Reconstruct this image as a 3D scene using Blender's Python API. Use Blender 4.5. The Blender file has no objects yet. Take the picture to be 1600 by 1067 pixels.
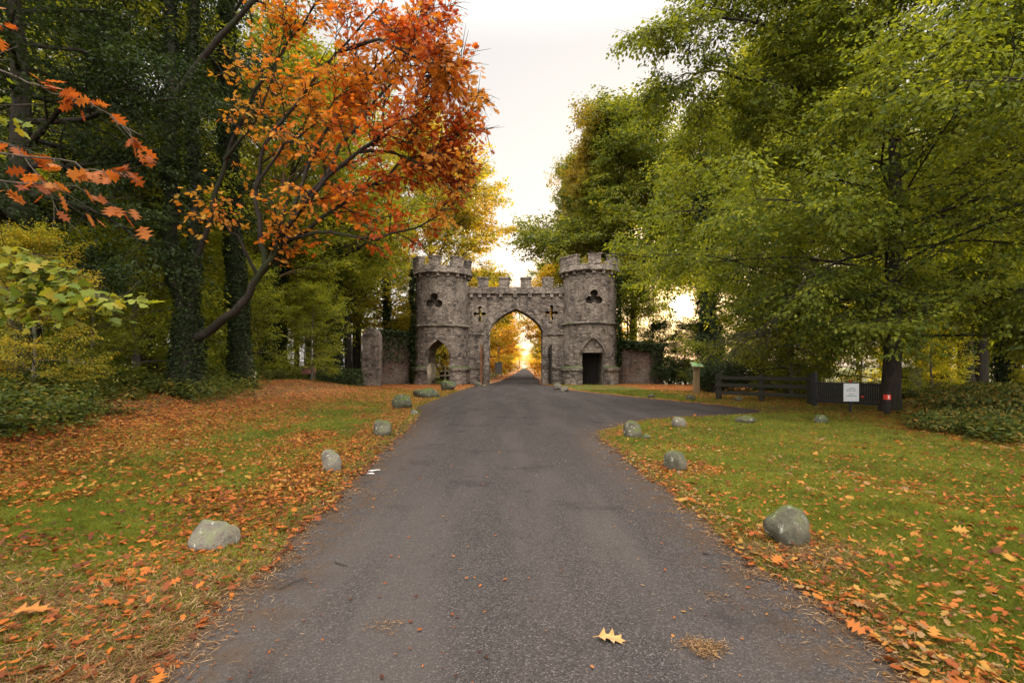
import bpy, bmesh, math, random
import numpy as np
from mathutils import Vector, noise as mnoise

# ------------------------------------------------------------------ camera, world, sun, exposure
S = bpy.context.scene
COL = S.collection
CAM_H = 1.4
F = 800.0          # focal length in photograph pixels
HZ = 573.0         # horizon row in the photograph
cam_d = bpy.data.cameras.new('camera')
cam = bpy.data.objects.new('camera', cam_d)
COL.objects.link(cam)
cam.location = (0, 0, CAM_H)
cam.rotation_euler = (math.radians(90), 0, 0)
cam_d.sensor_width = 36.0
cam_d.lens = 18.0
cam_d.shift_y = 0.0247
cam_d.clip_start = 0.05
cam_d.clip_end = 6000
S.camera = cam

SUN_AZ = math.radians(18.3)
SUN_EL = math.radians(6.6)
SUN_DIR = Vector((math.sin(SUN_AZ) * math.cos(SUN_EL), math.cos(SUN_AZ) * math.cos(SUN_EL), math.sin(SUN_EL)))
world = bpy.data.worlds.new('World')
S.world = world
world.use_nodes = True
wn = world.node_tree.nodes
wl = world.node_tree.links
wn.clear()
w_out = wn.new('ShaderNodeOutputWorld')
w_bg = wn.new('ShaderNodeBackground')
w_sky = wn.new('ShaderNodeTexSky')
w_sky.sky_type = 'NISHITA'
w_sky.sun_disc = False
w_sky.sun_elevation = SUN_EL
w_sky.sun_rotation = SUN_AZ
w_sky.altitude = 30
w_sky.air_density = 1.0
w_sky.dust_density = 3.0
w_sky.ozone_density = 1.0
w_hsv = wn.new('ShaderNodeHueSaturation')
w_hsv.inputs['Saturation'].default_value = 0.8
w_hsv.inputs['Value'].default_value = 0.09
wl.new(w_sky.outputs[0], w_hsv.inputs['Color'])
# thin bright cloud over the whole sky: warm round the low sun, extra fill light added overhead and behind the camera
w_tc = wn.new('ShaderNodeTexCoord')
def w_math(op, a, b=0.0, clamp=False):
    m = wn.new('ShaderNodeMath'); m.operation = op; m.use_clamp = clamp
    for sock, v in ((m.inputs[0], a), (m.inputs[1], b)):
        if hasattr(v, 'links'): wl.new(v, sock)
        else: sock.default_value = v
    return m.outputs[0]
def w_range(v, a, b, c, d):
    m = wn.new('ShaderNodeMapRange'); m.interpolation_type = 'SMOOTHSTEP'
    wl.new(v, m.inputs[0])
    for i, k in enumerate((a, b, c, d)): m.inputs[i + 1].default_value = k
    return m.outputs[0]
def w_scale(col, v):
    m = wn.new('ShaderNodeVectorMath'); m.operation = 'SCALE'
    if hasattr(col, 'links'): wl.new(col, m.inputs[0])
    else: m.inputs[0].default_value = col
    if hasattr(v, 'links'): wl.new(v, m.inputs['Scale'])
    else: m.inputs['Scale'].default_value = v
    return m.outputs[0]
def w_add(a, b):
    m = wn.new('ShaderNodeVectorMath'); m.operation = 'ADD'
    wl.new(a, m.inputs[0]); wl.new(b, m.inputs[1])
    return m.outputs[0]
w_xyz = wn.new('ShaderNodeSeparateXYZ'); wl.new(w_tc.outputs['Generated'], w_xyz.inputs[0])
w_dot = wn.new('ShaderNodeVectorMath'); w_dot.operation = 'DOT_PRODUCT'
wl.new(w_tc.outputs['Generated'], w_dot.inputs[0]); w_dot.inputs[1].default_value = SUN_DIR
w_cs = w_math('MAXIMUM', w_dot.outputs['Value'], 0.0)
CLOUD_AND_FILL = 1.95
w_lum = w_math('ADD', w_range(w_xyz.outputs[2], .52, .92, CLOUD_AND_FILL, CLOUD_AND_FILL * 7.6), w_range(w_xyz.outputs[1], .15, -.75, 0, CLOUD_AND_FILL * 4.2))
w_mix = wn.new('ShaderNodeMix'); w_mix.data_type = 'RGBA'
wl.new(w_math('POWER', w_cs, 45.0), w_mix.inputs[0])
w_mix.inputs[6].default_value = (1.0, .952, .912, 1); w_mix.inputs[7].default_value = (1.15, .62, .26, 1)
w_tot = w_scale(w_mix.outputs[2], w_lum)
w_tot = w_add(w_tot, w_scale((1.0, .58, .20), w_math('MULTIPLY', w_math('POWER', w_cs, 80.0), .9)))
w_tot = w_add(w_tot, w_scale((1.0, .60, .18), w_math('MULTIPLY', w_math('POWER', w_cs, 500.0), 1.5)))
w_tot = w_add(w_tot, w_scale((1.0, .74, .30), w_math('MULTIPLY', w_math('POWER', w_cs, 4000.0), 4.0)))
w_tot = w_add(w_tot, w_scale((1.0, .90, .66), w_math('MULTIPLY', w_math('POWER', w_cs, 22000.0), 500.0)))
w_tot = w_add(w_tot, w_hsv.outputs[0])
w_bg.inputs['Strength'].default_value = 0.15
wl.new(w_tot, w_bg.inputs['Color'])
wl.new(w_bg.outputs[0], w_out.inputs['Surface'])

sun_d = bpy.data.lights.new('sun_lamp', 'SUN')
sun_d.energy = 4.8
sun_d.angle = math.radians(0.6)
sun_d.color = (1.0, 0.80, 0.52)
sun_o = bpy.data.objects.new('sun_lamp', sun_d)
COL.objects.link(sun_o)
sun_o.rotation_euler = (-SUN_DIR).to_track_quat('-Z', 'Y').to_euler()
sun_o.location = SUN_DIR * 300

S.view_settings.view_transform = 'Standard'
S.view_settings.look = 'None'
S.view_settings.exposure = 1.5
S.view_settings.gamma = 1.0
S.view_settings.use_curve_mapping = False
S.render.engine = 'CYCLES'
S.cycles.max_bounces = 6
S.cycles.diffuse_bounces = 3
S.cycles.glossy_bounces = 2
S.cycles.transmission_bounces = 5
S.cycles.transparent_max_bounces = 4
S.cycles.sample_clamp_indirect = 6.0
S.cycles.use_denoising = True
S.cycles.caustics_reflective = False
S.cycles.caustics_refractive = False

# ------------------------------------------------------------------ helpers
def R(seed):
    return np.random.default_rng(seed)

_tab = R(7).random((256, 256))

def vnoise(x, y, s, seed=0):
    """value noise in 0..1, s = size of a blob in metres"""
    x = np.asarray(x, float) / s + seed * 17.3
    y = np.asarray(y, float) / s + seed * 31.7
    xi = np.floor(x).astype(int)
    yi = np.floor(y).astype(int)
    fx = x - xi
    fy = y - yi
    fx = fx * fx * (3 - 2 * fx)
    fy = fy * fy * (3 - 2 * fy)
    a = _tab[xi % 256, yi % 256]
    b = _tab[(xi + 1) % 256, yi % 256]
    c = _tab[xi % 256, (yi + 1) % 256]
    d = _tab[(xi + 1) % 256, (yi + 1) % 256]
    return (a * (1 - fx) + b * fx) * (1 - fy) + (c * (1 - fx) + d * fx) * fy

def fnoise(x, y, s, seed=0):
    return 0.55 * vnoise(x, y, s, seed) + 0.3 * vnoise(x, y, s * .47, seed + 3) + 0.15 * vnoise(x, y, s * .21, seed + 5)

def sstep(a, b, x):
    t = np.clip((np.asarray(x, float) - a) / (b - a), 0, 1)
    return t * t * (3 - 2 * t)

def nrm(v):
    v = np.asarray(v, float)
    return v / np.maximum(np.linalg.norm(v, axis=-1, keepdims=True), 1e-9)

UP = np.array([0., 0., 1.])

def at(px, py, Y):
    """a point of the place, Y metres ahead"""
    return np.array([(px - 800) / F * Y, Y, CAM_H + (HZ - py) / F * Y])

def gp(px, py):
    """a point of flat ground"""
    Y = CAM_H * F / (py - HZ)
    return ((px - 800) / F * Y, Y)

def mesh_np(name, V, faces_flat, sizes, smooth=False, attrs=None):
    me = bpy.data.meshes.new(name)
    V = np.ascontiguousarray(V, dtype=np.float32)
    faces_flat = np.ascontiguousarray(faces_flat, dtype=np.int32)
    sizes = np.ascontiguousarray(sizes, dtype=np.int32)
    me.vertices.add(len(V))
    me.vertices.foreach_set('co', V.ravel())
    me.loops.add(len(faces_flat))
    me.loops.foreach_set('vertex_index', faces_flat)
    me.polygons.add(len(sizes))
    st = np.zeros(len(sizes), np.int32)
    st[1:] = np.cumsum(sizes)[:-1]
    me.polygons.foreach_set('loop_start', st)
    me.polygons.foreach_set('loop_total', sizes)
    if smooth:
        me.polygons.foreach_set('use_smooth', np.ones(len(sizes), bool))
    for (an, dom, arr) in (attrs or []):
        a = me.attributes.new(an, 'FLOAT', dom)
        a.data.foreach_set('value', np.ascontiguousarray(arr, dtype=np.float32))
    me.update(calc_edges=True)
    return me

def obj(name, me, mat, parent=None, loc=None):
    o = bpy.data.objects.new(name, me)
    COL.objects.link(o)
    if mat is not None:
        me.materials.clear()
        me.materials.append(mat)
    if parent is not None:
        o.parent = parent
    if loc is not None:
        o.location = loc
    return o

def tag(o, label=None, cat=None, group=None, kind=None):
    if label: o['label'] = label
    if cat: o['category'] = cat
    if group: o['group'] = group
    if kind: o['kind'] = kind
    return o

def empty(name, loc, label, cat, group=None, rz=0.0):
    o = bpy.data.objects.new(name, None)
    COL.objects.link(o)
    o.location = loc
    o.rotation_euler = (0, 0, rz)
    o.empty_display_size = 0.3
    return tag(o, label, cat, group)

def copy_tree(o, parent=None):
    c = o.copy()
    COL.objects.link(c)
    if parent is not None:
        c.parent = parent
    for ch in list(o.children):
        copy_tree(ch, c)
    return c

class MB:
    """collects simple solids as one mesh"""
    def __init__(self):
        self.v = []; self.f = []
    def add(self, V, Fs):
        b = len(self.v)
        self.v += [tuple(map(float, p)) for p in V]
        self.f += [[i + b for i in q] for q in Fs]
    def box(self, x0, x1, y0, y1, z0, z1):
        self.add([(x0, y0, z0), (x1, y0, z0), (x1, y1, z0), (x0, y1, z0), (x0, y0, z1), (x1, y0, z1), (x1, y1, z1), (x0, y1, z1)],
                 [(0, 3, 2, 1), (4, 5, 6, 7), (0, 1, 5, 4), (1, 2, 6, 5), (2, 3, 7, 6), (3, 0, 4, 7)])
    def prism(self, poly, y0, y1):
        """outline in x,z pushed from y0 to y1"""
        n = len(poly)
        V = [(x, y0, z) for x, z in poly] + [(x, y1, z) for x, z in poly]
        Fs = [list(range(n)), list(range(2 * n - 1, n - 1, -1))]
        for i in range(n):
            j = (i + 1) % n
            Fs.append([i, i + n, j + n, j])
        self.add(V, Fs)
    def lathe(self, prof, n=64, cx=0, cy=0, a0=0.0, a1=2 * math.pi, closed=True):
        m = len(prof)
        full = abs(a1 - a0 - 2 * math.pi) < 1e-6
        k = n if full else n + 1
        V = []
        for i in range(k):
            a = a0 + (a1 - a0) * i / n
            for (r, z) in prof:
                V.append((cx + r * math.cos(a), cy + r * math.sin(a), z))
        Fs = []
        for i in range(n):
            i2 = (i + 1) % k
            for j in range(m if closed else m - 1):
                j2 = (j + 1) % m
                Fs.append([i * m + j, i2 * m + j, i2 * m + j2, i * m + j2])
        if not full:
            Fs.append([j for j in range(m)][::-1])
            Fs.append([(k - 1) * m + j for j in range(m)])
        self.add(V, Fs)
    def mesh(self, name, rough=0.0, cuts=0, bevel=0.0, seed=1, nscale=1.5, smooth=False):
        me = bpy.data.meshes.new(name)
        me.from_pydata(self.v, [], self.f)
        bm = bmesh.new()
        bm.from_mesh(me)
        bmesh.ops.recalc_face_normals(bm, faces=bm.faces)
        if bevel:
            bmesh.ops.bevel(bm, geom=[e for e in bm.edges if len(e.link_faces) == 2 and e.calc_face_angle(0) > 0.6], offset=bevel, segments=2, affect='EDGES', profile=0.6)
        if cuts:
            bmesh.ops.subdivide_edges(bm, edges=bm.edges, cuts=cuts, use_grid_fill=True)
        if rough:
            for v in bm.verts:
                d = mnoise.noise_vector(v.co * nscale + Vector((seed * 3.1, seed * 1.7, 0))) + 0.5 * mnoise.noise_vector(v.co * nscale * 2.9 + Vector((seed, 0, 9)))
                v.co += d * rough
        bm.to_mesh(me)
        bm.free()
        if smooth:
            for p in me.polygons: p.use_smooth = True
        return me

def boolean(me, cutters):
    o = bpy.data.objects.new('tmp', me); COL.objects.link(o)
    tmp = [o]
    for c in cutters:
        co = bpy.data.objects.new('tmpc', c); COL.objects.link(co); tmp.append(co)
        m = o.modifiers.new('b', 'BOOLEAN'); m.operation = 'DIFFERENCE'; m.object = co; m.solver = 'EXACT'
    bpy.context.view_layer.update()
    dg = bpy.context.evaluated_depsgraph_get()
    out = bpy.data.meshes.new_from_object(o.evaluated_get(dg))
    for t in tmp: bpy.data.objects.remove(t)
    return out

# ------------------------------------------------------------------ materials
def new_mat(name):
    m = bpy.data.materials.new(name)
    m.use_nodes = True
    n = m.node_tree.nodes
    n.clear()
    out = n.new('ShaderNodeOutputMaterial')
    return m, n, m.node_tree.links, out

def c4(c): return (c[0], c[1], c[2], 1)

def ramp(n, stops, interp='LINEAR'):
    r = n.new('ShaderNodeValToRGB')
    e = r.color_ramp.elements
    r.color_ramp.interpolation = interp
    while len(e) > 1: e.remove(e[-1])
    e[0].position = stops[0][0]; e[0].color = c4(stops[0][1])
    for p, c in stops[1:]:
        k = e.new(p); k.color = c4(c)
    return r

def noise_tex(n, l, scale, detail=4, rough=.6, vec=None, dist=0):
    t = n.new('ShaderNodeTexNoise')
    t.inputs['Scale'].default_value = scale
    t.inputs['Detail'].default_value = detail
    t.inputs['Roughness'].default_value = rough
    t.inputs['Distortion'].default_value = dist
    if vec is not None: l.new(vec, t.inputs['Vector'])
    return t

def mixc(n, l, fac, a, b, mode='MIX'):
    m = n.new('ShaderNodeMix'); m.data_type = 'RGBA'; m.blend_type = mode
    for sock, v in ((m.inputs[0], fac), (m.inputs[6], a), (m.inputs[7], b)):
        if hasattr(v, 'links'): l.new(v, sock)
        elif isinstance(v, (int, float)): sock.default_value = v
        else: sock.default_value = c4(v)
    return m.outputs[2]

def math_n(n, l, op, a, b=0.0, clamp=False):
    m = n.new('ShaderNodeMath'); m.operation = op; m.use_clamp = clamp
    for sock, v in ((m.inputs[0], a), (m.inputs[1], b)):
        if hasattr(v, 'links'): l.new(v, sock)
        else: sock.default_value = v
    return m.outputs[0]

def mrange(n, l, v, a, b, c=0.0, d=1.0):
    m = n.new('ShaderNodeMapRange'); m.interpolation_type = 'SMOOTHSTEP'
    l.new(v, m.inputs[0])
    m.inputs[1].default_value = a; m.inputs[2].default_value = b; m.inputs[3].default_value = c; m.inputs[4].default_value = d
    return m.outputs[0]

def objvec(n, l, scale=(1, 1, 1)):
    tc = n.new('ShaderNodeTexCoord')
    mp = n.new('ShaderNodeMapping')
    mp.inputs['Scale'].default_value = scale
    l.new(tc.outputs['Object'], mp.inputs['Vector'])
    return mp.outputs[0]

def bump(n, l, h, strength=.5, dist=.02, prev=None):
    b = n.new('ShaderNodeBump')
    b.inputs['Strength'].default_value = strength
    b.inputs['Distance'].default_value = dist
    l.new(h, b.inputs['Height'])
    if prev is not None: l.new(prev, b.inputs['Normal'])
    return b.outputs[0]

def principled(n, l, out, color, rough=.8, normal=None, spec=.3, metal=0.0):
    p = n.new('ShaderNodeBsdfPrincipled')
    if hasattr(color, 'links'): l.new(color, p.inputs['Base Color'])
    else: p.inputs['Base Color'].default_value = c4(color)
    if hasattr(rough, 'links'): l.new(rough, p.inputs['Roughness'])
    else: p.inputs['Roughness'].default_value = rough
    p.inputs['Specular IOR Level'].default_value = spec
    p.inputs['Metallic'].default_value = metal
    if normal is not None: l.new(normal, p.inputs['Normal'])
    l.new(p.outputs[0], out.inputs['Surface'])
    return p

def leaf_mat(name, cols, trans=.5, tcol=(1.6, 1.5, .5), patch=None, pscale=.35, rough=.5):
    """two-sided leaf: tone attribute picks the leaf's own colour, part of the light passes through"""
    m, n, l, out = new_mat(name)
    a = n.new('ShaderNodeAttribute'); a.attribute_name = 'tone'
    k = len(cols)
    r = ramp(n, [(i / max(k - 1, 1), c) for i, c in enumerate(cols)])
    l.new(a.outputs['Fac'], r.inputs[0])
    col = r.outputs[0]
    if patch is not None:
        nz = noise_tex(n, l, pscale, 2, .5, objvec(n, l))
        col = mixc(n, l, mrange(n, l, nz.outputs[0], .48, .62), col, mixc(n, l, .7, col, patch))
    p = n.new('ShaderNodeBsdfPrincipled')
    l.new(col, p.inputs['Base Color'])
    p.inputs['Roughness'].default_value = rough
    p.inputs['Specular IOR Level'].default_value = .10
    t = n.new('ShaderNodeBsdfTranslucent')
    tc = mixc(n, l, 1.0, col, tcol, 'MULTIPLY')
    l.new(tc, t.inputs['Color'])
    mx = n.new('ShaderNodeMixShader')
    mx.inputs[0].default_value = trans
    l.new(p.outputs[0], mx.inputs[1]); l.new(t.outputs[0], mx.inputs[2])
    l.new(mx.outputs[0], out.inputs['Surface'])
    return m

def bark_mat(name, c0, c1, moss=None, scale=1.0):
    m, n, l, out = new_mat(name)
    v = objvec(n, l, (9 * scale, 9 * scale, 2.0 * scale))
    nz = noise_tex(n, l, 1.6, 6, .7, v)
    r = ramp(n, [(.3, c0), (.7, c1)]); l.new(nz.outputs[0], r.inputs[0])
    col = r.outputs[0]
    if moss is not None:
        n2 = noise_tex(n, l, 1.1, 4, .6, objvec(n, l))
        col = mixc(n, l, mrange(n, l, n2.outputs[0], .45, .65), col, moss)
    principled(n, l, out, col, .9, bump(n, l, nz.outputs[0], .8, .03), .15)
    return m

M = {}
M['bark'] = bark_mat('bark_dark', (.012, .010, .008), (.042, .033, .025), (.024, .028, .012))
M['bark_grey'] = bark_mat('bark_grey', (.05, .043, .033), (.14, .12, .09), (.05, .06, .025))
M['bark_warm'] = bark_mat('bark_warm', (.05, .03, .016), (.16, .10, .055))
M['twig'] = bark_mat('twig_bark', (.03, .024, .018), (.085, .068, .05))
M['oak_red'] = leaf_mat('oak_leaf_orange', [(0.24, 0.036, 0.01), (0.38, 0.075, 0.014), (0.48, 0.13, 0.018), (0.52, 0.2, 0.026), (0.38, 0.23, 0.035)], .5, (1.3, 1.05, .5), (.44, .22, .028), .45)
M['oak_rust'] = leaf_mat('oak_leaf_rust', [(0.17, 0.045, 0.014), (0.26, 0.07, 0.018), (0.33, 0.11, 0.024), (0.35, 0.15, 0.034)], .45, (1.3, 1.0, .5))
M['beech'] = leaf_mat('beech_leaf', [(0.024, 0.036, 0.008), (0.062, 0.084, 0.014), (0.13, 0.155, 0.022), (0.26, 0.265, 0.034)], .52, (1.9, 1.7, .55), (.12, .14, .02), .22)
M['green'] = leaf_mat('woodland_leaf', [(0.03, 0.044, 0.01), (0.072, 0.092, 0.016), (0.135, 0.155, 0.022), (0.25, 0.225, 0.03)], .5, (1.9, 1.7, .5), (.15, .145, .02), .16)
M['green_gold'] = leaf_mat('gold_green_leaf', [(0.096, 0.12, 0.0192), (0.18, 0.192, 0.0264), (0.312, 0.264, 0.0336), (0.432, 0.3, 0.036)], .5, (1.5, 1.3, .45), (.33, .20, .025), .14)
M['ash'] = leaf_mat('ash_leaf', [(0.03, 0.044, 0.01), (0.068, 0.088, 0.016), (0.12, 0.14, 0.022), (0.22, 0.2, 0.03)], .5, (1.9, 1.7, .5), (.19, .12, .025), .10)
M['sunny'] = leaf_mat('sunlit_shrub_leaf', [(0.14, 0.18, 0.02), (0.22, 0.25, 0.028), (0.34, 0.32, 0.035), (0.45, 0.35, 0.04)], .65, (1.7, 1.5, .45))  # sunlight put into the leaf colour, brighter and yellower than the other shrubs
M['gold'] = leaf_mat('golden_leaf', [(0.253, 0.2277, 0.023), (0.414, 0.3289, 0.0287), (0.529, 0.3795, 0.0345), (0.483, 0.2783, 0.023)], .5, (1.4, 1.15, .4), (.42, .16, .02), .12)
M['rust_leaf'] = leaf_mat('rusty_leaf', [(.25, .09, .02), (.36, .14, .025), (.42, .20, .03)], .5, (1.3, 1.05, .5))
M['dark_green'] = leaf_mat('evergreen_leaf', [(0.0115, 0.0184, 0.008), (0.0207, 0.0322, 0.0115), (0.0345, 0.0506, 0.0161), (0.0517, 0.0667, 0.0207)], .3, (1.4, 1.5, .6))
M['ivy'] = leaf_mat('ivy_leaf', [(.009, .014, .005), (.016, .025, .008), (.028, .040, .011), (.050, .062, .017)], .25, (1.4, 1.5, .6), None, rough=.6)
M['lime'] = leaf_mat('understory_leaf', [(0.06, 0.085, 0.014), (0.12, 0.15, 0.022), (0.2, 0.225, 0.03), (0.3, 0.28, 0.04)], .5, (1.8, 1.6, .5))
M['maple'] = leaf_mat('maple_leaf', [(0.06, 0.09, 0.014), (0.11, 0.15, 0.02), (0.19, 0.21, 0.028), (0.3, 0.22, 0.03)], .4, (1.6, 1.4, .5))
M['herb'] = leaf_mat('undergrowth_leaf', [(0.022, 0.034, 0.01), (0.04, 0.058, 0.015), (0.07, 0.09, 0.022), (0.14, 0.13, 0.032), (0.2, 0.1, 0.025)], .4, (1.5, 1.4, .5))
M['bracken'] = leaf_mat('bracken_leaf', [(.10, .045, .016), (.16, .07, .02), (.20, .10, .03)], .4, (1.3, 1.1, .6))
M['fallen'] = leaf_mat('fallen_leaf', [(0.04, 0.014, 0.007), (0.085, 0.025, 0.008), (0.16, 0.042, 0.01), (0.24, 0.066, 0.012), (0.28, 0.095, 0.016), (0.27, 0.145, 0.026), (0.17, 0.1, 0.045)], .2, (1.2, 1.0, .6))
M['grass'] = leaf_mat('grass_blade', [(0.036, 0.046, 0.008), (0.085, 0.105, 0.014), (0.145, 0.158, 0.022), (0.24, 0.22, 0.045)], .35, (1.6, 1.6, .5))
M['straw'] = leaf_mat('dry_straw', [(0.05, 0.026, 0.012), (0.12, 0.062, 0.026), (0.22, 0.125, 0.052), (0.36, 0.24, 0.12)], .2, (1.1, 1.0, .8))

def stone_mat(name, base, dark, light, sx=3.2, sz=6.0, lich=.5, moss=.5, brick=None):
    m, n, l, out = new_mat(name)
    v = objvec(n, l)
    vs = objvec(n, l, (sx, sx, sz))
    dn = noise_tex(n, l, 3.0, 2, .5, vs)
    dv = n.new('ShaderNodeVectorMath'); dv.operation = 'MULTIPLY_ADD'
    l.new(dn.outputs['Color'], dv.inputs[0]); dv.inputs[1].default_value = (.35, .35, .35); l.new(vs, dv.inputs[2])
    vo = n.new('ShaderNodeTexVoronoi'); vo.feature = 'F1'; vo.inputs['Scale'].default_value = 1.0; l.new(dv.outputs[0], vo.inputs['Vector'])
    ve = n.new('ShaderNodeTexVoronoi'); ve.feature = 'DISTANCE_TO_EDGE'; ve.inputs['Scale'].default_value = 1.0; l.new(dv.outputs[0], ve.inputs['Vector'])
    sep = n.new('ShaderNodeSeparateColor'); l.new(vo.outputs['Color'], sep.inputs[0])
    tone = ramp(n, [(0, dark), (.35, base), (.75, base), (1, light)]); l.new(sep.outputs[0], tone.inputs[0])
    col = tone.outputs[0]
    if brick is not None:
        col = mixc(n, l, mrange(n, l, sep.outputs[1], .45, .7, 0, .8), col, brick)
    # patches of old render left on the rubble
    big = noise_tex(n, l, .75, 5, .65, v)
    col = mixc(n, l, mrange(n, l, big.outputs[0], .47, .60, 0, .75), col, light)
    mort = mrange(n, l, ve.outputs['Distance'], 0.0, .09, 1, 0)
    col = mixc(n, l, math_n(n, l, 'MULTIPLY', mort, .55), col, dark)
    # rain streaks and soot
    st = noise_tex(n, l, 1.0, 5, .7, objvec(n, l, (2.4, 2.4, .35)))
    col = mixc(n, l, mrange(n, l, st.outputs[0], .50, .70, 0, .6), col, (dark[0] * .55, dark[1] * .55, dark[2] * .5))
    sm = noise_tex(n, l, 2.6, 6, .75, v)
    col = mixc(n, l, mrange(n, l, sm.outputs[0], .56, .72, 0, .55), col, (dark[0] * .6, dark[1] * .58, dark[2] * .5))
    # pale lichen spots
    li = noise_tex(n, l, 7.0, 3, .6, v)
    col = mixc(n, l, mrange(n, l, li.outputs[0], .66, .72, 0, lich), col, (.5, .47, .40))
    # moss on ledges
    g = n.new('ShaderNodeNewGeometry'); sx_ = n.new('ShaderNodeSeparateXYZ'); l.new(g.outputs['Normal'], sx_.inputs[0])
    up = mrange(n, l, math_n(n, l, 'ADD', sx_.outputs[2], math_n(n, l, 'MULTIPLY', big.outputs[0], .5)), .65, 1.0)
    col = mixc(n, l, math_n(n, l, 'MULTIPLY', up, moss), col, (.045, .065, .015))
    hgt = math_n(n, l, 'ADD', math_n(n, l, 'MULTIPLY', mrange(n, l, ve.outputs['Distance'], 0, .14), .7), math_n(n, l, 'MULTIPLY', sm.outputs[0], .9))
    principled(n, l, out, col, .92, bump(n, l, hgt, 1.0, .06), .15)
    return m

M['stone'] = stone_mat('weathered_rubble_stone', (.165, .132, .106), (.062, .051, .042), (.27, .222, .178))
M['stone_trim'] = stone_mat('weathered_cut_stone', (.15, .122, .10), (.056, .047, .039), (.25, .205, .165), 1.6, 2.5, .5, .8)
M['panel'] = stone_mat('pale_panel_stone', (.205, .170, .135), (.11, .09, .072), (.26, .22, .175), 2.5, 4, .3, .2)
M['wall_brick'] = stone_mat('rubble_wall_stone', (.095, .070, .053), (.035, .028, .022), (.15, .12, .09), 4.0, 8.0, .4, .8, (.125, .068, .048))

def rock_mat(name, base, dark, moss=.5, mosscol=(.07, .085, .022)):
    m, n, l, out = new_mat(name)
    v = objvec(n, l)
    a = noise_tex(n, l, 5, 6, .7, v)
    b = noise_tex(n, l, 60, 3, .7, v)
    r = ramp(n, [(.3, dark), (.65, base)]); l.new(a.outputs[0], r.inputs[0])
    col = mixc(n, l, mrange(n, l, b.outputs[0], .5, .7, 0, .5), r.outputs[0], (dark[0] * .7, dark[1] * .7, dark[2] * .7))
    li = noise_tex(n, l, 16, 3, .6, v)
    col = mixc(n, l, mrange(n, l, li.outputs[0], .6, .68, 0, .45), col, (.42, .42, .35))
    g = n.new('ShaderNodeNewGeometry'); sp = n.new('ShaderNodeSeparateXYZ'); l.new(g.outputs['Normal'], sp.inputs[0])
    mk = mrange(n, l, math_n(n, l, 'ADD', math_n(n, l, 'MULTIPLY', sp.outputs[2], .35), a.outputs[0]), .62, .85, 0, moss)
    col = mixc(n, l, mk, col, mosscol)
    h = math_n(n, l, 'ADD', a.outputs[0], math_n(n, l, 'MULTIPLY', b.outputs[0], .25))
    principled(n, l, out, col, .9, bump(n, l, h, .8, .03), .08)
    return m
M['granite'] = rock_mat('pale_granite', (.155, .138, .108), (.065, .057, .044), .5)
M['granite_moss'] = rock_mat('mossy_granite', (.115, .104, .075), (.032, .032, .020), .9, (.055, .068, .018))
M['moss_rock'] = rock_mat('moss_covered_rock', (.10, .10, .07), (.035, .04, .022), 1.0, (.055, .075, .018))

def wood_mat(name, a, b, s=(30, 30, 2)):
    m, n, l, out = new_mat(name)
    z = noise_tex(n, l, 1.0, 5, .65, objvec(n, l, s))
    r = ramp(n, [(.3, a), (.7, b)]); l.new(z.outputs[0], r.inputs[0])
    principled(n, l, out, r.outputs[0], .75, bump(n, l, z.outputs[0], .4, .01), .25)
    return m
M['gate_wood'] = wood_mat('brown_gate_timber', (.085, .035, .015), (.20, .09, .038))
M['dark_wood'] = wood_mat('dark_timber', (.012, .010, .008), (.035, .028, .022))
M['fence_wood'] = wood_mat('mossy_fence_timber', (.012, .012, .008), (.034, .031, .02), (2, 30, 30))
M['pale_wood'] = wood_mat('pale_fence_timber', (.16, .12, .08), (.32, .26, .18), (2, 30, 30))
M['post_wood'] = wood_mat('brown_post_timber', (.11, .075, .035), (.22, .16, .08))

def plain(name, c, rough=.6, var=.15, spec=.3, metal=0):
    m, n, l, out = new_mat(name)
    z = noise_tex(n, l, 9, 4, .6, objvec(n, l))
    col = mixc(n, l, mrange(n, l, z.outputs[0], .35, .7, 0, 1), c, tuple(x * (1 - 2 * var) for x in c))
    principled(n, l, out, col, rough, None, spec, metal)
    return m
M['iron'] = plain('black_iron', (.015, .015, .015), .55, .2, .4)
M['sign_white'] = plain('white_sign_face', (.62, .64, .66), .5, .06)
M['sign_grey'] = plain('grey_lettering', (.20, .21, .22), .6)
M['sign_green'] = plain('green_lettering', (.03, .22, .16), .6)
M['panel_green'] = plain('green_panel_face', (.13, .25, .08), .4, .12)
M['red'] = plain('red_reflector', (.75, .06, .03), .35, .05)
M['white'] = plain('white_band', (.7, .7, .68), .5, .05)
M['pink'] = plain('faded_pink_board', (.42, .17, .17), .7, .1)
M['scrap'] = plain('white_scrap', (.38, .37, .34), .8, .08)

# ------------------------------------------------------------------ the road, its outline and the ground level
road_poly = [(-1.70, -3), (-1.66, 0.5), (-1.68, 2.27), (-1.74, 3.59), (-1.79, 4.93), (-2.05, 7.9), (-2.30, 11.5), (-2.50, 13.7),
             (-2.85, 16.4), (-3.3, 17.2), (-3.25, 19.0), (-3.2, 23.8), (-3.0, 30), (-2.75, 36), (-1.75, 40.2), (-1.75, 43.5), (-1.25, 48), (-.4, 70), (.6, 110), (3.0, 200), (7.5, 380),
             (11.0, 380), (6.6, 200), (4.3, 110), (3.2, 70), (2.6, 48), (2.35, 43.5), (2.35, 40.2), (3.1, 37.5), (3.6, 30.3), (5.9, 22.9), (7.6, 18.6), (7.9, 16.2),
             (7.0, 15.0), (5.45, 14.4), (3.6, 13.5), (2.5, 12.1), (1.85, 11.0), (1.66, 9.9), (1.68, 8.8), (1.72, 6.0), (1.76, 4.36), (1.78, 3.14), (1.80, 2.27), (1.78, .5), (1.8, -3)]
RP = np.array(road_poly)

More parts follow.
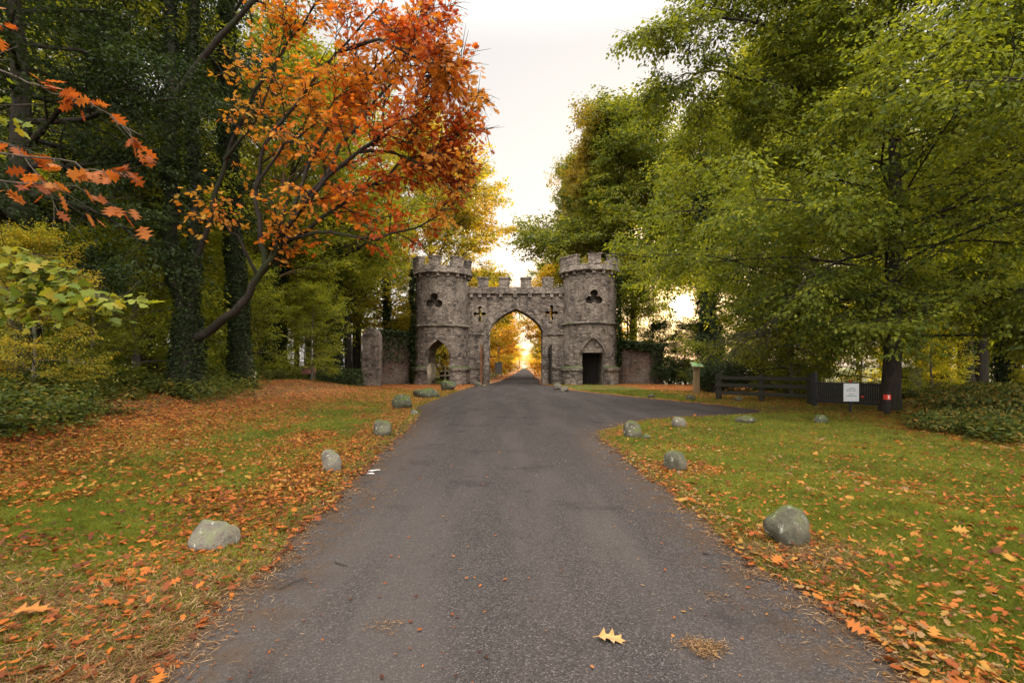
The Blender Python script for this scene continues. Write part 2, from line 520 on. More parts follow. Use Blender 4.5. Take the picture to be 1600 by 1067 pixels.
def poly_sd(x, y, P):
    x = np.asarray(x, float); y = np.asarray(y, float)
    d = np.full(x.shape, 1e9); ins = np.zeros(x.shape, bool)
    n = len(P)
    for i in range(n):
        a = P[i]; b = P[(i + 1) % n]
        e = b - a
        t = np.clip(((x - a[0]) * e[0] + (y - a[1]) * e[1]) / max(e @ e, 1e-9), 0, 1)
        d = np.minimum(d, np.hypot(x - a[0] - t * e[0], y - a[1] - t * e[1]))
        if abs(b[1] - a[1]) > 1e-9:
            c = ((a[1] > y) != (b[1] > y)) & (x < e[0] * (y - a[1]) / e[1] + a[0])
            ins ^= c
    return np.where(ins, -d, d)

def road_sd(x, y):
    return poly_sd(x, y, RP) + (fnoise(x, y, .55, 2) - .5) * .28

track_line = np.array([(7.4, 16.4), (10, 17.0), (13, 17.4), (18, 18.5), (26, 20)])

def line_d(x, y, P):
    d = np.full(np.shape(x), 1e9)
    for i in range(len(P) - 1):
        a = P[i]; e = P[i + 1] - a
        t = np.clip(((x - a[0]) * e[0] + (y - a[1]) * e[1]) / (e @ e), 0, 1)
        d = np.minimum(d, np.hypot(x - a[0] - t * e[0], y - a[1] - t * e[1]))
    return d

def gz(x, y, sd=None):
    x = np.asarray(x, float); y = np.asarray(y, float)
    if sd is None: sd = road_sd(x, y)
    bank = .85 * sstep(-4.8, -10.5, x) * sstep(34, 22, y)
    bank = bank + .5 * sstep(-14, -30, x)
    right = .35 * sstep(10, 20, x) * sstep(40, 20, y)
    out = sstep(0, .9, sd)
    micro = (fnoise(x, y, 1.3, 4) - .45) * .13 * sstep(0.1, 1.2, sd)
    edge = -.035 + .06 * sstep(-.14, .16, sd)
    return edge + (bank + right) * out + micro

def thatch(x, y, sd):
    """dead brown grass and needles beside the asphalt, 0..1"""
    nn = fnoise(x, y, .7, 51)
    l_ = np.exp(-np.maximum(sd, 0) / .40) * (.45 + .9 * nn)
    l_ = np.maximum(l_, sstep(4.4, 2.7, y + (nn - .5) * 2.2) * (.35 + 1.1 * nn))
    r_ = np.exp(-np.maximum(sd, 0) / .20) * (.4 + nn)
    r_ = np.maximum(r_, np.exp(-((x - 2.1) ** 2 + (y - 3.75) ** 2) / .22))
    return np.clip(np.where(x < 0, l_, r_), 0, 1) * (sd > 0) * sstep(22, 10, y)

def litter(x, y, sd=None):
    """how much of the ground is hidden by fallen leaves, 0..1"""
    x = np.asarray(x, float); y = np.asarray(y, float)
    if sd is None: sd = road_sd(x, y)
    n1 = fnoise(x, y * .6, 1.6, 11); n2 = fnoise(x, y, .55, 13)
    left = sstep(.62, .30, np.abs(sd - .55) * .55) * .95        # the band at the road's edge
    left = np.maximum(left, sstep(.36, .60, n1 * .75 + n2 * .3) * .95)
    left = np.maximum(left, sstep(-4.4, -6.6, x + (n1 - .5) * 2.5) * .95)
    strip = sstep(.7, 1.3, sd) * sstep(4.2, 2.6, sd) * sstep(24, 12, y)
    left = left * (1 - strip * sstep(.66, .40, n1 * .65 + n2 * .35) * .75)
    left = np.maximum(left, sstep(12, 22, y) * .7)
    rightm = np.maximum(sstep(.48, .15, sd) * .8, .24)
    rightm = np.maximum(rightm, sstep(.5, .85, n1 * .7 + n2 * .4) * .62)
    rightm = np.maximum(rightm, sstep(6.5, 9.5, x + (n1 - .5) * 2.5) * sstep(6, 9, y) * .9)
    rightm = np.maximum(rightm, sstep(2.6, 1.2, line_d(x, y, track_line) + (n2 - .5)) * .85)
    for (sx, sy, sr) in ((2.0, 3.9, .55), (2.25, 6.9, .6), (2.35, 10.6, .55), (3.85, 12.0, .5)):
        rightm = np.maximum(rightm, sstep(sr * 1.5, sr * .5, np.hypot(x - sx, y - sy) + (n2 - .5) * .5) * .95)
    left = left * np.where(sd < .3, .6, 1) * (.30 + .70 * sstep(2.4, 5.0, y + (n2 - .5) * 2))
    m = np.where(x < 0, left, rightm)
    far = sstep(38, 44, y)
    m = m * (1 - far) + far * np.maximum(sstep(3.5, .4, sd), .35 * n1)
    return np.clip(m, 0, 1)

# road sheet
def build_road():
    ys = np.concatenate([np.arange(-3, 50, .5), np.geomspace(50, 385, 40)])
    # strips across, a little wider than the asphalt; the turf rises over its edge
    V = []; Fq = []; sz = []
    xs = np.linspace(-4.6, 9.2, 70)
    main = []
    for j, y in enumerate(ys):
        k = np.interp(y, [0, 46, 110, 200, 385], [0, 0, 2.6, 4.9, 9.3])
        w = 1.0 if y < 46 else np.interp(y, [46, 60, 385], [.55, .4, .42])
        for x in xs: V.append((x * w + k * 1.0 if y > 46 else x, y, 0.0))
    nx = len(xs)
    for j in range(len(ys) - 1):
        for i in range(nx - 1):
            Fq += [j * nx + i, j * nx + i + 1, (j + 1) * nx + i + 1, (j + 1) * nx + i]; sz.append(4)
    V = np.array(V)
    F4 = np.array(Fq).reshape(-1, 4)
    cen = V[F4].mean(1)
    keep = poly_sd(cen[:, 0], cen[:, 1], RP) < .75
    F4 = F4[keep]
    V[:, 2] = .0
    m, n, l, out = new_mat('worn_asphalt')
    v = objvec(n, l)
    a = noise_tex(n, l, 160, 3, .75, v)
    b = noise_tex(n, l, 1.1, 5, .6, v)
    c = noise_tex(n, l, .8, 4, .6, objvec(n, l, (1.6, .22, 1)))
    vo = n.new('ShaderNodeTexVoronoi'); vo.inputs['Scale'].default_value = 130; l.new(v, vo.inputs['Vector'])
    sep = n.new('ShaderNodeSeparateColor'); l.new(vo.outputs['Color'], sep.inputs[0])
    r = ramp(n, [(0, (.025, .0216, .0200)), (.45, (.040, .0348, .0322)), (.85, (.053, .0462, .0428)), (1, (.102, .090, .081))]); l.new(sep.outputs[0], r.inputs[0])
    col = mixc(n, l, mrange(n, l, a.outputs[0], .42, .66, 0, .35), r.outputs[0], (.022, .0185, .0165))
    col = mixc(n, l, mrange(n, l, c.outputs[0], .42, .62, 0, .45), col, (.064, .055, .049))
    col = mixc(n, l, mrange(n, l, b.outputs[0], .54, .70, 0, .45), col, (.020, .0175, .017))
    at_ = n.new('ShaderNodeAttribute'); at_.attribute_name = 'edge'
    en = noise_tex(n, l, 5, 5, .7, v)
    ed = math_n(n, l, 'MULTIPLY', at_.outputs['Fac'], mrange(n, l, en.outputs[0], .42, .6), True)
    col = mixc(n, l, math_n(n, l, 'MULTIPLY', ed, .8), col, (.055, .036, .022))
    h = math_n(n, l, 'ADD', vo.outputs['Distance'], math_n(n, l, 'MULTIPLY', a.outputs[0], .6))
    principled(n, l, out, col, .82, bump(n, l, h, .5, .006), .0)
    sd = poly_sd(V[:, 0], V[:, 1], RP)
    me = mesh_np('road', V, F4.ravel(), np.full(len(F4), 4), False, [('edge', 'POINT', sstep(-.75, .0, sd))])
    return tag(obj('road', me, m), 'worn grey asphalt drive running through the arch', 'road', kind='structure')
build_road()

def build_ground():
    def axis(fine, segs):
        return np.concatenate(segs)
    xs = np.unique(np.round(np.concatenate([-np.geomspace(14, 900, 40)[::-1], np.arange(-14, -5, .25), np.arange(-5, 5, .07), np.arange(5, 14, .2), np.geomspace(14, 900, 40)]), 3))
    ys = np.unique(np.round(np.concatenate([-np.geomspace(.6, 400, 16)[::-1], np.arange(-.5, 1.5, .3), np.arange(1.5, 9, .07), np.arange(9, 20, .14), np.arange(20, 50, .4), np.geomspace(50, 2500, 60)]), 3))
    X, Yy = np.meshgrid(xs, ys)
    x = X.ravel(); y = Yy.ravel()
    sd = road_sd(x, y)
    z = gz(x, y, sd)
    V = np.stack([x, y, z], 1)
    nx = len(xs); ny = len(ys)
    i = np.arange(nx - 1); j = np.arange(ny - 1)
    I, J = np.meshgrid(i, j)
    a = (J * nx + I).ravel()
    F4 = np.stack([a, a + 1, a + nx + 1, a + nx], 1)
    lit = litter(x, y, sd)
    soil = np.clip(thatch(x, y, sd) * 1.2 + sstep(.10, -.05, np.abs(sd) - .05) * .8 + sstep(1.9, .7, line_d(x, y, track_line)) * .6 + sstep(-6.6, -8, x) * sstep(-16, -8, x) * sstep(34, 24, y) * .5, 0, 1)
    m, n, l, out = new_mat('turf_and_leaf_litter')
    v = objvec(n, l)
    g1 = noise_tex(n, l, 1.2, 5, .65, v); g2 = noise_tex(n, l, 45, 4, .7, v)
    r = ramp(n, [(.25, (.038, .048, .009)), (.5, (.068, .082, .012)), (.75, (.118, .114, .022))]); l.new(g1.outputs[0], r.inputs[0])
    grass = mixc(n, l, mrange(n, l, g2.outputs[0], .40, .66, 0, .6), r.outputs[0], (.024, .036, .007))
    vs = n.new('ShaderNodeTexVoronoi'); vs.inputs['Scale'].default_value = 17; vs.inputs['Randomness'].default_value = 1
    dn = noise_tex(n, l, 9, 3, .6, v)
    dv = n.new('ShaderNodeVectorMath'); dv.operation = 'MULTIPLY_ADD'; l.new(dn.outputs['Color'], dv.inputs[0]); dv.inputs[1].default_value = (.14, .14, .0); l.new(v, dv.inputs[2])
    l.new(dv.outputs[0], vs.inputs['Vector'])
    sp = n.new('ShaderNodeSeparateColor'); l.new(vs.outputs['Color'], sp.inputs[0])
    lr = ramp(n, [(0, (.04, .016, .007)), (.3, (.10, .032, .009)), (.6, (.20, .058, .012)), (.85, (.31, .11, .02)), (1, (.32, .18, .05))]); l.new(sp.outputs[0], lr.inputs[0])
    la = n.new('ShaderNodeAttribute'); la.attribute_name = 'litter'
    pick = math_n(n, l, 'ADD', math_n(n, l, 'MULTIPLY', sp.outputs[1], .6), math_n(n, l, 'MULTIPLY', g2.outputs[0], .4))
    cover = mrange(n, l, math_n(n, l, 'SUBTRACT', la.outputs['Fac'], pick), -.08, .08)
    col = mixc(n, l, cover, grass, lr.outputs[0])
    sa = n.new('ShaderNodeAttribute'); sa.attribute_name = 'soil'
    sn = noise_tex(n, l, 3.5, 5, .7, v)
    soil_f = mrange(n, l, math_n(n, l, 'SUBTRACT', sa.outputs['Fac'], math_n(n, l, 'MULTIPLY', sn.outputs[0], .9)), -.05, .15, 0, .85)
    soil_c = mixc(n, l, mrange(n, l, g2.outputs[0], .4, .6), (.040, .023, .012), (.10, .058, .028))
    col = mixc(n, l, soil_f, col, soil_c)
    h = math_n(n, l, 'ADD', g2.outputs[0], math_n(n, l, 'MULTIPLY', vs.outputs['Distance'], .8))
    principled(n, l, out, col, .9, bump(n, l, h, .8, .03), .12)
    me = mesh_np('ground', V, F4.ravel(), np.full(len(F4), 4), True, [('litter', 'POINT', lit), ('soil', 'POINT', soil)])
    return tag(obj('ground', me, m), 'lawn and wood floor strewn with fallen leaves', 'ground', kind='structure')
build_ground()

# ------------------------------------------------------------------ the gatehouse
GX, GY = .3, 41.0
gate = empty('castle_gatehouse', (GX, GY, 0), 'grey stone castle gatehouse with two round towers and a pointed arch', 'gatehouse')
HW, SPR, APX = 2.13, 4.05, 6.05

def arch_curve(hw, spr, apx, k=.52, n=14):
    pts = []
    for i in range(n + 1):
        t = i / n
        x = (1 - t) ** 2 * hw + 2 * t * (1 - t) * hw
        z = 2 * t * (1 - t) * k * (apx - spr) + t * t * (apx - spr)
        pts.append((x, spr + z))
    return pts     # from the springing (x = hw) to the point

def arch_poly(cx, hw, z0, spr, apx, k=.52, n=14):
    c = arch_curve(hw, spr, apx, k, n)
    right = [(cx + x, z) for x, z in c]
    left = [(cx - x, z) for x, z in c[:-1]][::-1]
    return [(cx - hw, z0), (cx + hw, z0)] + right + left

def star_union(cx, cz, discs, n=96):
    """outline of overlapping discs, seen from the middle"""
    out = []
    for i in range(n):
        a = 2 * math.pi * i / n
        ux, uz = math.cos(a), math.sin(a)
        best = .04
        for (dx, dz, r) in discs:
            b = dx * ux + dz * uz
            q = b * b - (dx * dx + dz * dz - r * r)
            if q >= 0:
                best = max(best, b + math.sqrt(q))
        out.append((cx + best * ux, cz + best * uz))
    return out

def prism_mesh(poly, y0, y1):
    b = MB(); b.prism(poly, y0, y1); return b.mesh('cut')

WX = 4.35
wb = MB(); wb.box(-WX, WX, 0, 1.7, -.3, 7.22)
cross = [(0, .47, .15), (0, -.47, .15), (.36, 0, .15), (-.36, 0, .15), (0, 0, .17), (0, .24, .10), (0, -.24, .10), (.2, 0, .10), (-.2, 0, .10)]
cut = [prism_mesh(arch_poly(0, HW, -1, SPR, APX), -1, 3)]
for sx, cz in ((-2.88, 5.62), (2.88, 5.72)):
    cut.append(prism_mesh(star_union(sx, cz, cross), -1, 3))
obj('arch_wall', boolean(wb.mesh('arch_wall'), cut), M['stone'], gate)
# stone surround of the arch, block by block
vb = MB()
rg = R(5)
def ring_pts(d):
    c = arch_curve(HW + d * .85, SPR, APX + d, .55, 16)
    return c
inn = arch_curve(HW - .005, SPR, APX - .005, .52, 16)
outn = ring_pts(.62)
for sgn in (-1, 1):
    for i in range(16):
        q = [inn[i], outn[i], outn[i + 1], inn[i + 1]]
        ctr = (sum(p[0] for p in q) / 4, sum(p[1] for p in q) / 4)
        k = rg.uniform(.90, .97)
        q = [(ctr[0] + (p[0] - ctr[0]) * k, ctr[1] + (p[1] - ctr[1]) * k) for p in q]
        q = [(sgn * x, z) for x, z in q]
        if sgn < 0: q = q[::-1]
        vb.prism(q, -.045 - rg.uniform(0, .03), .02)
obj('voussoirs', vb.mesh('voussoirs', rough=.012, seed=3), M['stone_trim'], gate)
# parapet, corbels, merlons and string courses of the wall
pb = MB(); pb.box(-WX, WX, -.2, 1.9, 7.224, 7.75)
obj('parapet', pb.mesh('parapet', rough=.03, cuts=6, bevel=.04, seed=2), M['stone_trim'], gate)
for px in (737, 750, 764, 783, 805, 828, 849, 862, 876):
    x = (px - 806) * .05125
    cb = MB(); cb.box(x - .14, x + .14, -.19, .05, 6.93, 7.22)
    obj('corbel', cb.mesh('corbel', bevel=.03, rough=.015, seed=px), M['stone_trim'], gate)
for x in (-2.62, -.92, .82, 2.56):
    b = MB(); b.box(x - .43, x + .43, -.19, .45, 7.748, 8.42)
    b.box(x - .47, x + .47, -.23, .49, 8.422, 8.56)
    obj('merlon', b.mesh('merlon', rough=.035, cuts=3, bevel=.04, seed=int(x * 10)), M['stone_trim'], gate)
for s in (-1, 1):
    sb = MB()
    a, c = sorted((s * (HW + .03), s * WX))
    sb.box(a, c, -.11, .05, 3.93, 4.12)
    obj('string_course', sb.mesh('string_course', bevel=.03, rough=.015, cuts=2), M['stone_trim'], gate)
for s in (-1, 1):
    b = MB(); a, c = sorted((s * (HW + .004), s * (HW + .42)))
    b.box(a, c, -.10, .3, -.3, 3.926)
    obj('pier', b.mesh('pier', bevel=.03, rough=.012, cuts=3, seed=s + 4), M['stone_trim'], gate)
    b = MB(); a, c = sorted((s * (HW + .42), s * 4.0)); b.box(a, c, -.16, .1, -.3, 1.2); b.box(a, c, -.24, .1, 1.203, 1.42)
    obj('plinth', b.mesh('plinth', bevel=.04, rough=.015, cuts=2, seed=s + 9), M['stone_trim'], gate)
# pale oval panel behind the pierced cross on the left
ov = [(-2.88 + .62 * math.cos(a), 5.62 + .86 * math.sin(a)) for a in np.linspace(0, 2 * math.pi, 40, endpoint=False)]
pm = prism_mesh(ov, -.012, .02)
obj('panel', boolean(pm, [prism_mesh(star_union(-2.88, 5.62, cross), -1, 1)]), M['panel'], gate)

def tower(cx, dz, door):
    cy = .3
    t = bpy.data.objects.new('tower', None); COL.objects.link(t); t.parent = gate; t.location = (cx, cy, 0)
    r = 2.15
    b = MB(); b.lathe([(0.001, -.3), (r + .03, -.3), (r, 4.7 + dz), (r - .05, 9.3 + dz), (.001, 9.3 + dz)], 96, closed=False)
    me = bpy.data.meshes.new('shaft'); me.from_pydata(b.v, [], b.f)
    bm = bmesh.new(); bm.from_mesh(me); bmesh.ops.remove_doubles(bm, verts=bm.verts, dist=.004); bmesh.ops.recalc_face_normals(bm, faces=bm.faces); bm.to_mesh(me); bm.free()
    tre = star_union(-.32 if door == 'open' else .05, 6.72 + (.28 if door != 'open' else 0), [(0, .36, .30), (.33, -.18, .31), (-.33, -.18, .31), (0, 0, .24)])
    cuts = [prism_mesh(tre, -4, -r + 1.0)]
    if door == 'open':
        cuts.append(prism_mesh(arch_poly(0, .83, -.04, 2.45, 3.62, .55), -4, 4))
    else:
        cuts.append(prism_mesh(arch_poly(-.05, .84, -.04, 2.55, 3.78, .5), -4, -r + .26))
        b = MB(); b.box(-.84, .74, -4, 1.0, -.04, 2.6); cuts.append(b.mesh('c'))
    # the plinth is cut by the same doorway
    obj('shaft', boolean(me, cuts), M['stone'], t)
    pl = MB(); pl.lathe([(r - .2, -.3), (r + .20, -.3), (r + .18, 1.16), (r + .30, 1.18), (r + .30, 1.36), (r + .1, 1.5), (r - .2, 1.5)], 72)
    w = .84 if door == 'open' else .82
    b = MB(); b.box(-w - (.0 if door == 'open' else .04), w - (.0 if door == 'open' else .06), -5, 5 if door == 'open' else 0, -1, 3)
    obj('plinth', boolean(pl.mesh('plinth', rough=.02, seed=int(cx)), [b.mesh('c')]), M['stone_trim'], t)
    s = MB(); s.lathe([(r - .2, 4.68 + dz), (r + .09, 4.68 + dz), (r + .16, 4.78 + dz), (r + .09, 4.9 + dz), (r - .2, 4.94 + dz)], 72)
    obj('string_course', s.mesh('string_course', rough=.02, seed=4), M['stone_trim'], t)
    s = MB(); s.lathe([(r - .3, 8.98 + dz), (r + .24, 8.98 + dz), (r + .30, 9.06 + dz), (r + .26, 9.16 + dz), (r + .22, 9.50 + dz), (r - .3, 9.52 + dz)], 96)
    obj('parapet', s.mesh('parapet', rough=.035, cuts=1, seed=int(cx) + 3), M['stone_trim'], t)
    for i in range(18):
        a = 2 * math.pi * (i + .5) / 18
        x, y = (r + .07) * math.cos(a), (r + .07) * math.sin(a)
        c = MB(); c.box(x - .12, x + .12, y - .12, y + .12, 8.74 + dz, 9.0 + dz)
        obj('corbel', c.mesh('corbel', bevel=.03, rough=.02, seed=i), M['stone_trim'], t)
    off = -math.pi / 2 + (-.10 if cx < 0 else .02)
    for i in range(8):
        a = off + i * math.pi / 4
        m = MB()
        hv = .78 + .1 * rg.random()
        m.lathe([(r - .28, 9.515 + dz), (r + .23, 9.50 + dz), (r + .23, 9.5 + dz + hv - .1), (r - .28, 9.5 + dz + hv - .1)], 6, a0=a - .205, a1=a + .205)
        m.lathe([(r - .32, 9.5 + dz + hv - .097), (r + .28, 9.5 + dz + hv - .097), (r + .27, 9.5 + dz + hv + .02), (r - .31, 9.5 + dz + hv + .05)], 6, a0=a - .225, a1=a + .225)
        obj('merlon', m.mesh('merlon', rough=.045, cuts=2, seed=i + int(cx), nscale=2.2), M['stone_trim'], t)
    hx, h_hw, h_spr, h_ap = (0, .83, 2.45, 3.62) if door == 'open' else (-.05, .84, 2.55, 3.78)
    ci = arch_curve(h_hw + .01, h_spr, h_ap + .01, .53, 12); co = arch_curve(h_hw + .15, h_spr, h_ap + .2, .53, 12)
    hb = MB()
    band = [(hx + x, z) for x, z in co] + [(hx - x, z) for x, z in co[:-1]][::-1] + [(hx - x, z) for x, z in ci] + [(hx + x, z) for x, z in ci[:-1]][::-1]
    hb.prism(band, -r - .07, -r + .25)
    obj('hood_mould', hb.mesh('hood_mould', rough=.01), M['stone_trim'], t)
    if door != 'open':
        hb = MB(); hb.prism([(hx - h_hw + .03, 2.62), (hx + h_hw - .03, 2.62)] + [(hx + x - .03 if x > .03 else hx, z - .03) for x, z in ci[1:]] + [(hx - x + .03, z - .03) for x, z in ci[1:-1]][::-1], -r + .20, -r + .27)
        obj('tympanum', hb.mesh('tympanum'), M['panel'], t)
    t.scale = (1, 1, .955)
    return t
tl = tower(-5.95, 0.0, 'open')
tr = tower(5.95, 0.2, 'shut')
# stone hood over the left doorway, dark door in the right one
d = MB()
for i in range(6):
    x = -.83 + i * .265
    d.box(x + .004, x + .255, .42 + .012 * (i % 2), .5, 0, 2.5)
d.box(-.83, .74, .36, .418, .45, .6); d.box(-.83, .74, .36, .418, 1.9, 2.05)
dr = obj('door', d.mesh('door'), M['dark_wood'], tr)
h = MB(); h.box(.35, .42, .33, .358, 1.0, 1.2)
obj('handle', h.mesh('handle', bevel=.01), M['iron'], dr)
# the wide gate's two timber leaves, swung open towards the road
for s, wd in ((-1, M['gate_wood']), (1, M['dark_wood'])):
    g = MB()
    L = 1.95
    for i in range(8):
        y = -.14 - i * L / 8
        g.box(-.035, .035 + .008 * (i % 2), y - L / 8 + .006, y - .006, .12, 2.9 + .25 * (i / 8))
    g.box(-.075, -.037, -L - .1, -.16, .5, .66); g.box(-.075, -.037, -L - .1, -.16, 2.3, 2.46)
    g.box(.045, .085, -L - .1, -.16, .5, .66); g.box(.045, .085, -L - .1, -.16, 2.3, 2.46)
    lo = obj('gate_leaf', g.mesh('gate_leaf', bevel=.006), wd, gate)
    lo.location = (s * (HW + .50), -.1, 0)
    lo.rotation_euler = (0, 0, -.02 if s < 0 else .03)
    for z in (.55, 2.35):
        h = MB(); h.box(-.09, .1, -1.1, -.02, z, z + .07)
        obj('hinge_strap', h.mesh('hinge_strap'), M['iron'], lo)

# wing walls and end pillar
def wall_obj(name, a, b, h0, h1, th, mat, label, cat, seed):
    a = Vector((a[0], a[1], 0)); b = Vector((b[0], b[1], 0))
    L = (b - a).length
    m = MB()
    m.prism([(0, -.3), (L, -.3), (L, h1), (L * .7, h1 + (h0 - h1) * .42), (L * .35, h0 + .08), (0, h0)], 0, th)
    me = m.mesh(name, rough=.05, cuts=7, bevel=.05, seed=seed, nscale=1.2)
    o = obj(name, me, mat, None, a)
    o.rotation_euler = (0, 0, math.atan2(b.y - a.y, b.x - a.x))
    return tag(o, label, cat)
wall_obj('stone_wall', (-10.9, 38.6), (-7.7, 41.2), 4.0, 3.9, .5, M['wall_brick'], 'dark rubble wall joining the left tower to the end pillar', 'wall', 1)
wall_obj('stone_wall', (8.2, 41.4), (11.9, 40.4), 3.5, 3.0, .5, M['wall_brick'], 'reddish rubble wall sloping down from the right tower', 'wall', 2)
pb = MB()
c = [(.72, 0), (.72, 3.55), (.66, 3.85), (.48, 4.1), (.2, 4.22)]
pb.prism([(-.72, -.3), (.72, -.3)] + c[1:] + [(-x, z) for x, z in c[1:]][::-1], -.45, .45)
o = obj('stone_pillar', pb.mesh('stone_pillar', rough=.04, cuts=4, bevel=.05, seed=6, nscale=1.6), M['stone'], None, (-10.35, 37.9, 0)); o.scale = (.9, 1, 1)
tag(o, 'square stone pillar with a rounded top at the left wall end', 'pillar')

# ------------------------------------------------------------------ boulders that line the drive
def rock_mesh(seed, sx, sy, sz, rough=.06, flat=0.0, sub=4, freq=1.3):
    bm = bmesh.new()
    bmesh.ops.create_icosphere(bm, subdivisions=sub, radius=1)
    cuts = [(nrm(R(seed * 13 + q).normal(0, 1, 3)), .70 + .25 * R(seed * 17 + q).random()) for q in range(9)]
    for v in bm.verts:
        p = v.co.copy()
        for cn, cd in cuts:
            over = p.x * cn[0] + p.y * cn[1] + p.z * cn[2] - cd
            if over > 0: p = p - Vector(cn) * (over * .75)
        d = mnoise.noise(p * freq * .8 + Vector((seed * 7.1, seed, 0))) * (rough * 3 + .16) + mnoise.noise(p * freq * 3 + Vector((0, seed * 3.3, 4))) * rough
        q = p * (1 + d)
        if flat:
            q.z = min(q.z, 1 - flat + .25 * mnoise.noise(p * 1.1 + Vector((seed, 2, 2))))
        v.co = Vector((q.x * sx, q.y * sy, q.z * sz))
    me = bpy.data.meshes.new('stone')
    bm.to_mesh(me); bm.free()
    for p in me.polygons: p.use_smooth = True
    return me

rocks = [  # px centre, base row, width px, height px, material, tilt, label
    (335, 868, 66, 46, 'granite', .45, 'pale granite boulder leaning in the leaves, nearest on the left verge', .05, 0),
    (517, 741, 34, 37, 'granite', .0, 'pale egg shaped boulder in orange leaves, second nearest on the left verge', .03, 0),
    (597, 684, 28, 28, 'granite_moss', .05, 'blunt brown boulder on the left verge just before the mossy rocks', .04, .12),
    (629, 639, 33, 25, 'moss_rock', .1, 'dark rounded moss covered boulder, nearest of the mossy rocks by the left tower', .09, .1),
    (664, 622, 36, 20, 'moss_rock', -.1, 'flat topped mossy boulder, middle one of the mossy rocks by the left tower', .10, .45),
    (700, 610, 25, 17, 'moss_rock', .1, 'small dark mossy boulder at the foot of the left tower', .10, .25),
    (647, 649, 13, 8, 'granite', 0, 'little pale stone lying in leaves on the left road edge', .05, 0),
    (747, 604, 11, 8, 'granite', 0, 'small pale stone at the foot of the left gate leaf', .05, 0),
    (757, 604, 7, 4, 'granite', 0, 'tiny stone beside the left pier of the arch', .05, 0),
    (1231, 860, 62, 60, 'granite_moss', -.25, 'large domed boulder with dark moss, nearest on the right lawn', .04, 0),
    (1055, 738, 35, 33, 'granite_moss', .1, 'domed greenish boulder in a ring of leaves on the right lawn', .03, 0),
    (989, 687, 28, 29, 'granite_moss', -.2, 'leaning grey boulder at the corner of the side road', .04, .1),
    (1010, 690, 12, 9, 'moss_rock', 0, 'small mossy stone tucked behind the corner boulder', .08, 0),
    (1061, 671, 23, 19, 'granite', .0, 'pinkish round boulder on the near edge of the side road', .04, 0),
    (1166, 665, 24, 14, 'granite_moss', .0, 'low lumpy boulder at the end of the side road asphalt', .10, .2),
    (1283, 662, 22, 14, 'moss_rock', .0, 'green mossy boulder beside the leafy track on the right', .04, .1),
    (872, 609, 13, 11, 'granite', .0, 'pale round stone at the foot of the right pier, left of a pair', .04, 0),
    (882, 612, 14, 10, 'granite', .0, 'pale stone near the right tower, right of a pair', .05, 0),
    (1018, 622, 10, 7, 'granite_moss', .0, 'small stone in leaves across the side road', .05, 0),
    (1080, 626, 15, 10, 'granite_moss', .0, 'low grey stone at the foot of the wooden post', .05, 0),
    (1154, 629, 12, 7, 'granite_moss', .0, 'small stone in brown leaves near the laurel hedge', .05, 0),
]
for i, (px, by, w, hh, mt, tilt, lab, rough, flat) in enumerate(rocks):
    x, y = gp(px, by)
    s = y / F
    sx, sz = w * s / 2, hh * s
    y += sx * .8
    x = (px - 800) / F * y
    me = rock_mesh(i + 1, sx * 1.02, sx * .9, sz * .68, rough, flat)
    g = float(gz(np.array([x]), np.array([y]))[0])
    o = obj('boulder', me, M[mt], None, (x, y, max(g, 0) + sz * .27))
    o.rotation_euler = (0, tilt, i * .0)
    tag(o, lab, 'boulder', 'boulders along the drive')

# ------------------------------------------------------------------ leaves and wood
DIAMOND = ([(0, 0, 0), (.45, -.5, .10), (1, 0, -.04), (.45, .5, .10)], [(0, 1, 2, 3)])
OVAL = ([(0, 0, 0), (.28, -.42, .06), (.68, -.40, .06), (1, 0, -.05), (.68, .40, .06), (.28, .42, .06)], [(0, 1, 2, 3), (0, 3, 4, 5)])
_half = [(.0, .015), (.10, .10), (.22, .40), (.33, .12), (.48, .52), (.58, .14), (.74, .42), (.80, .12), (1, 0)]
OAK = ([(u, v, .0) for u, v in _half] + [(u, -v, .0) for u, v in _half[-2::-1]], [tuple(range(17))])
_hm = [(0, .02), (.06, .34), (.22, .30), (.36, .56), (.48, .22), (.72, .24), (1, 0)]
MAPLE = ([(u, v, .0) for u, v in _hm] + [(u, -v, .0) for u, v in _hm[-2::-1]], [tuple(range(13))])

def leaf_mesh(name, P, D, N, L, W, tone, shape=DIAMOND):
    D = nrm(D)
    N = nrm(N - (N * D).sum(1, keepdims=True) * D)
    Sd = np.cross(N, D)
    tv, tf = shape
    tv = np.array(tv)
    L = np.broadcast_to(L, (len(P),))[:, None, None]; W = np.broadcast_to(W, (len(P),))[:, None, None]
    V = P[:, None, :] + D[:, None, :] * (tv[None, :, 0:1] * L) + Sd[:, None, :] * (tv[None, :, 1:2] * W) + N[:, None, :] * (tv[None, :, 2:3] * L)
    k = len(tv)
    base = (np.arange(len(P)) * k)[:, None]
    fl = []; sz = []
    flat = np.concatenate([np.array(f) for f in tf])
    fl = (base + flat[None, :]).ravel()
    sz = np.tile([len(f) for f in tf], len(P))
    tn = np.repeat(tone, len(tf))
    return mesh_np(name, V.reshape(-1, 3), fl, sz, False, [('tone', 'FACE', tn)])

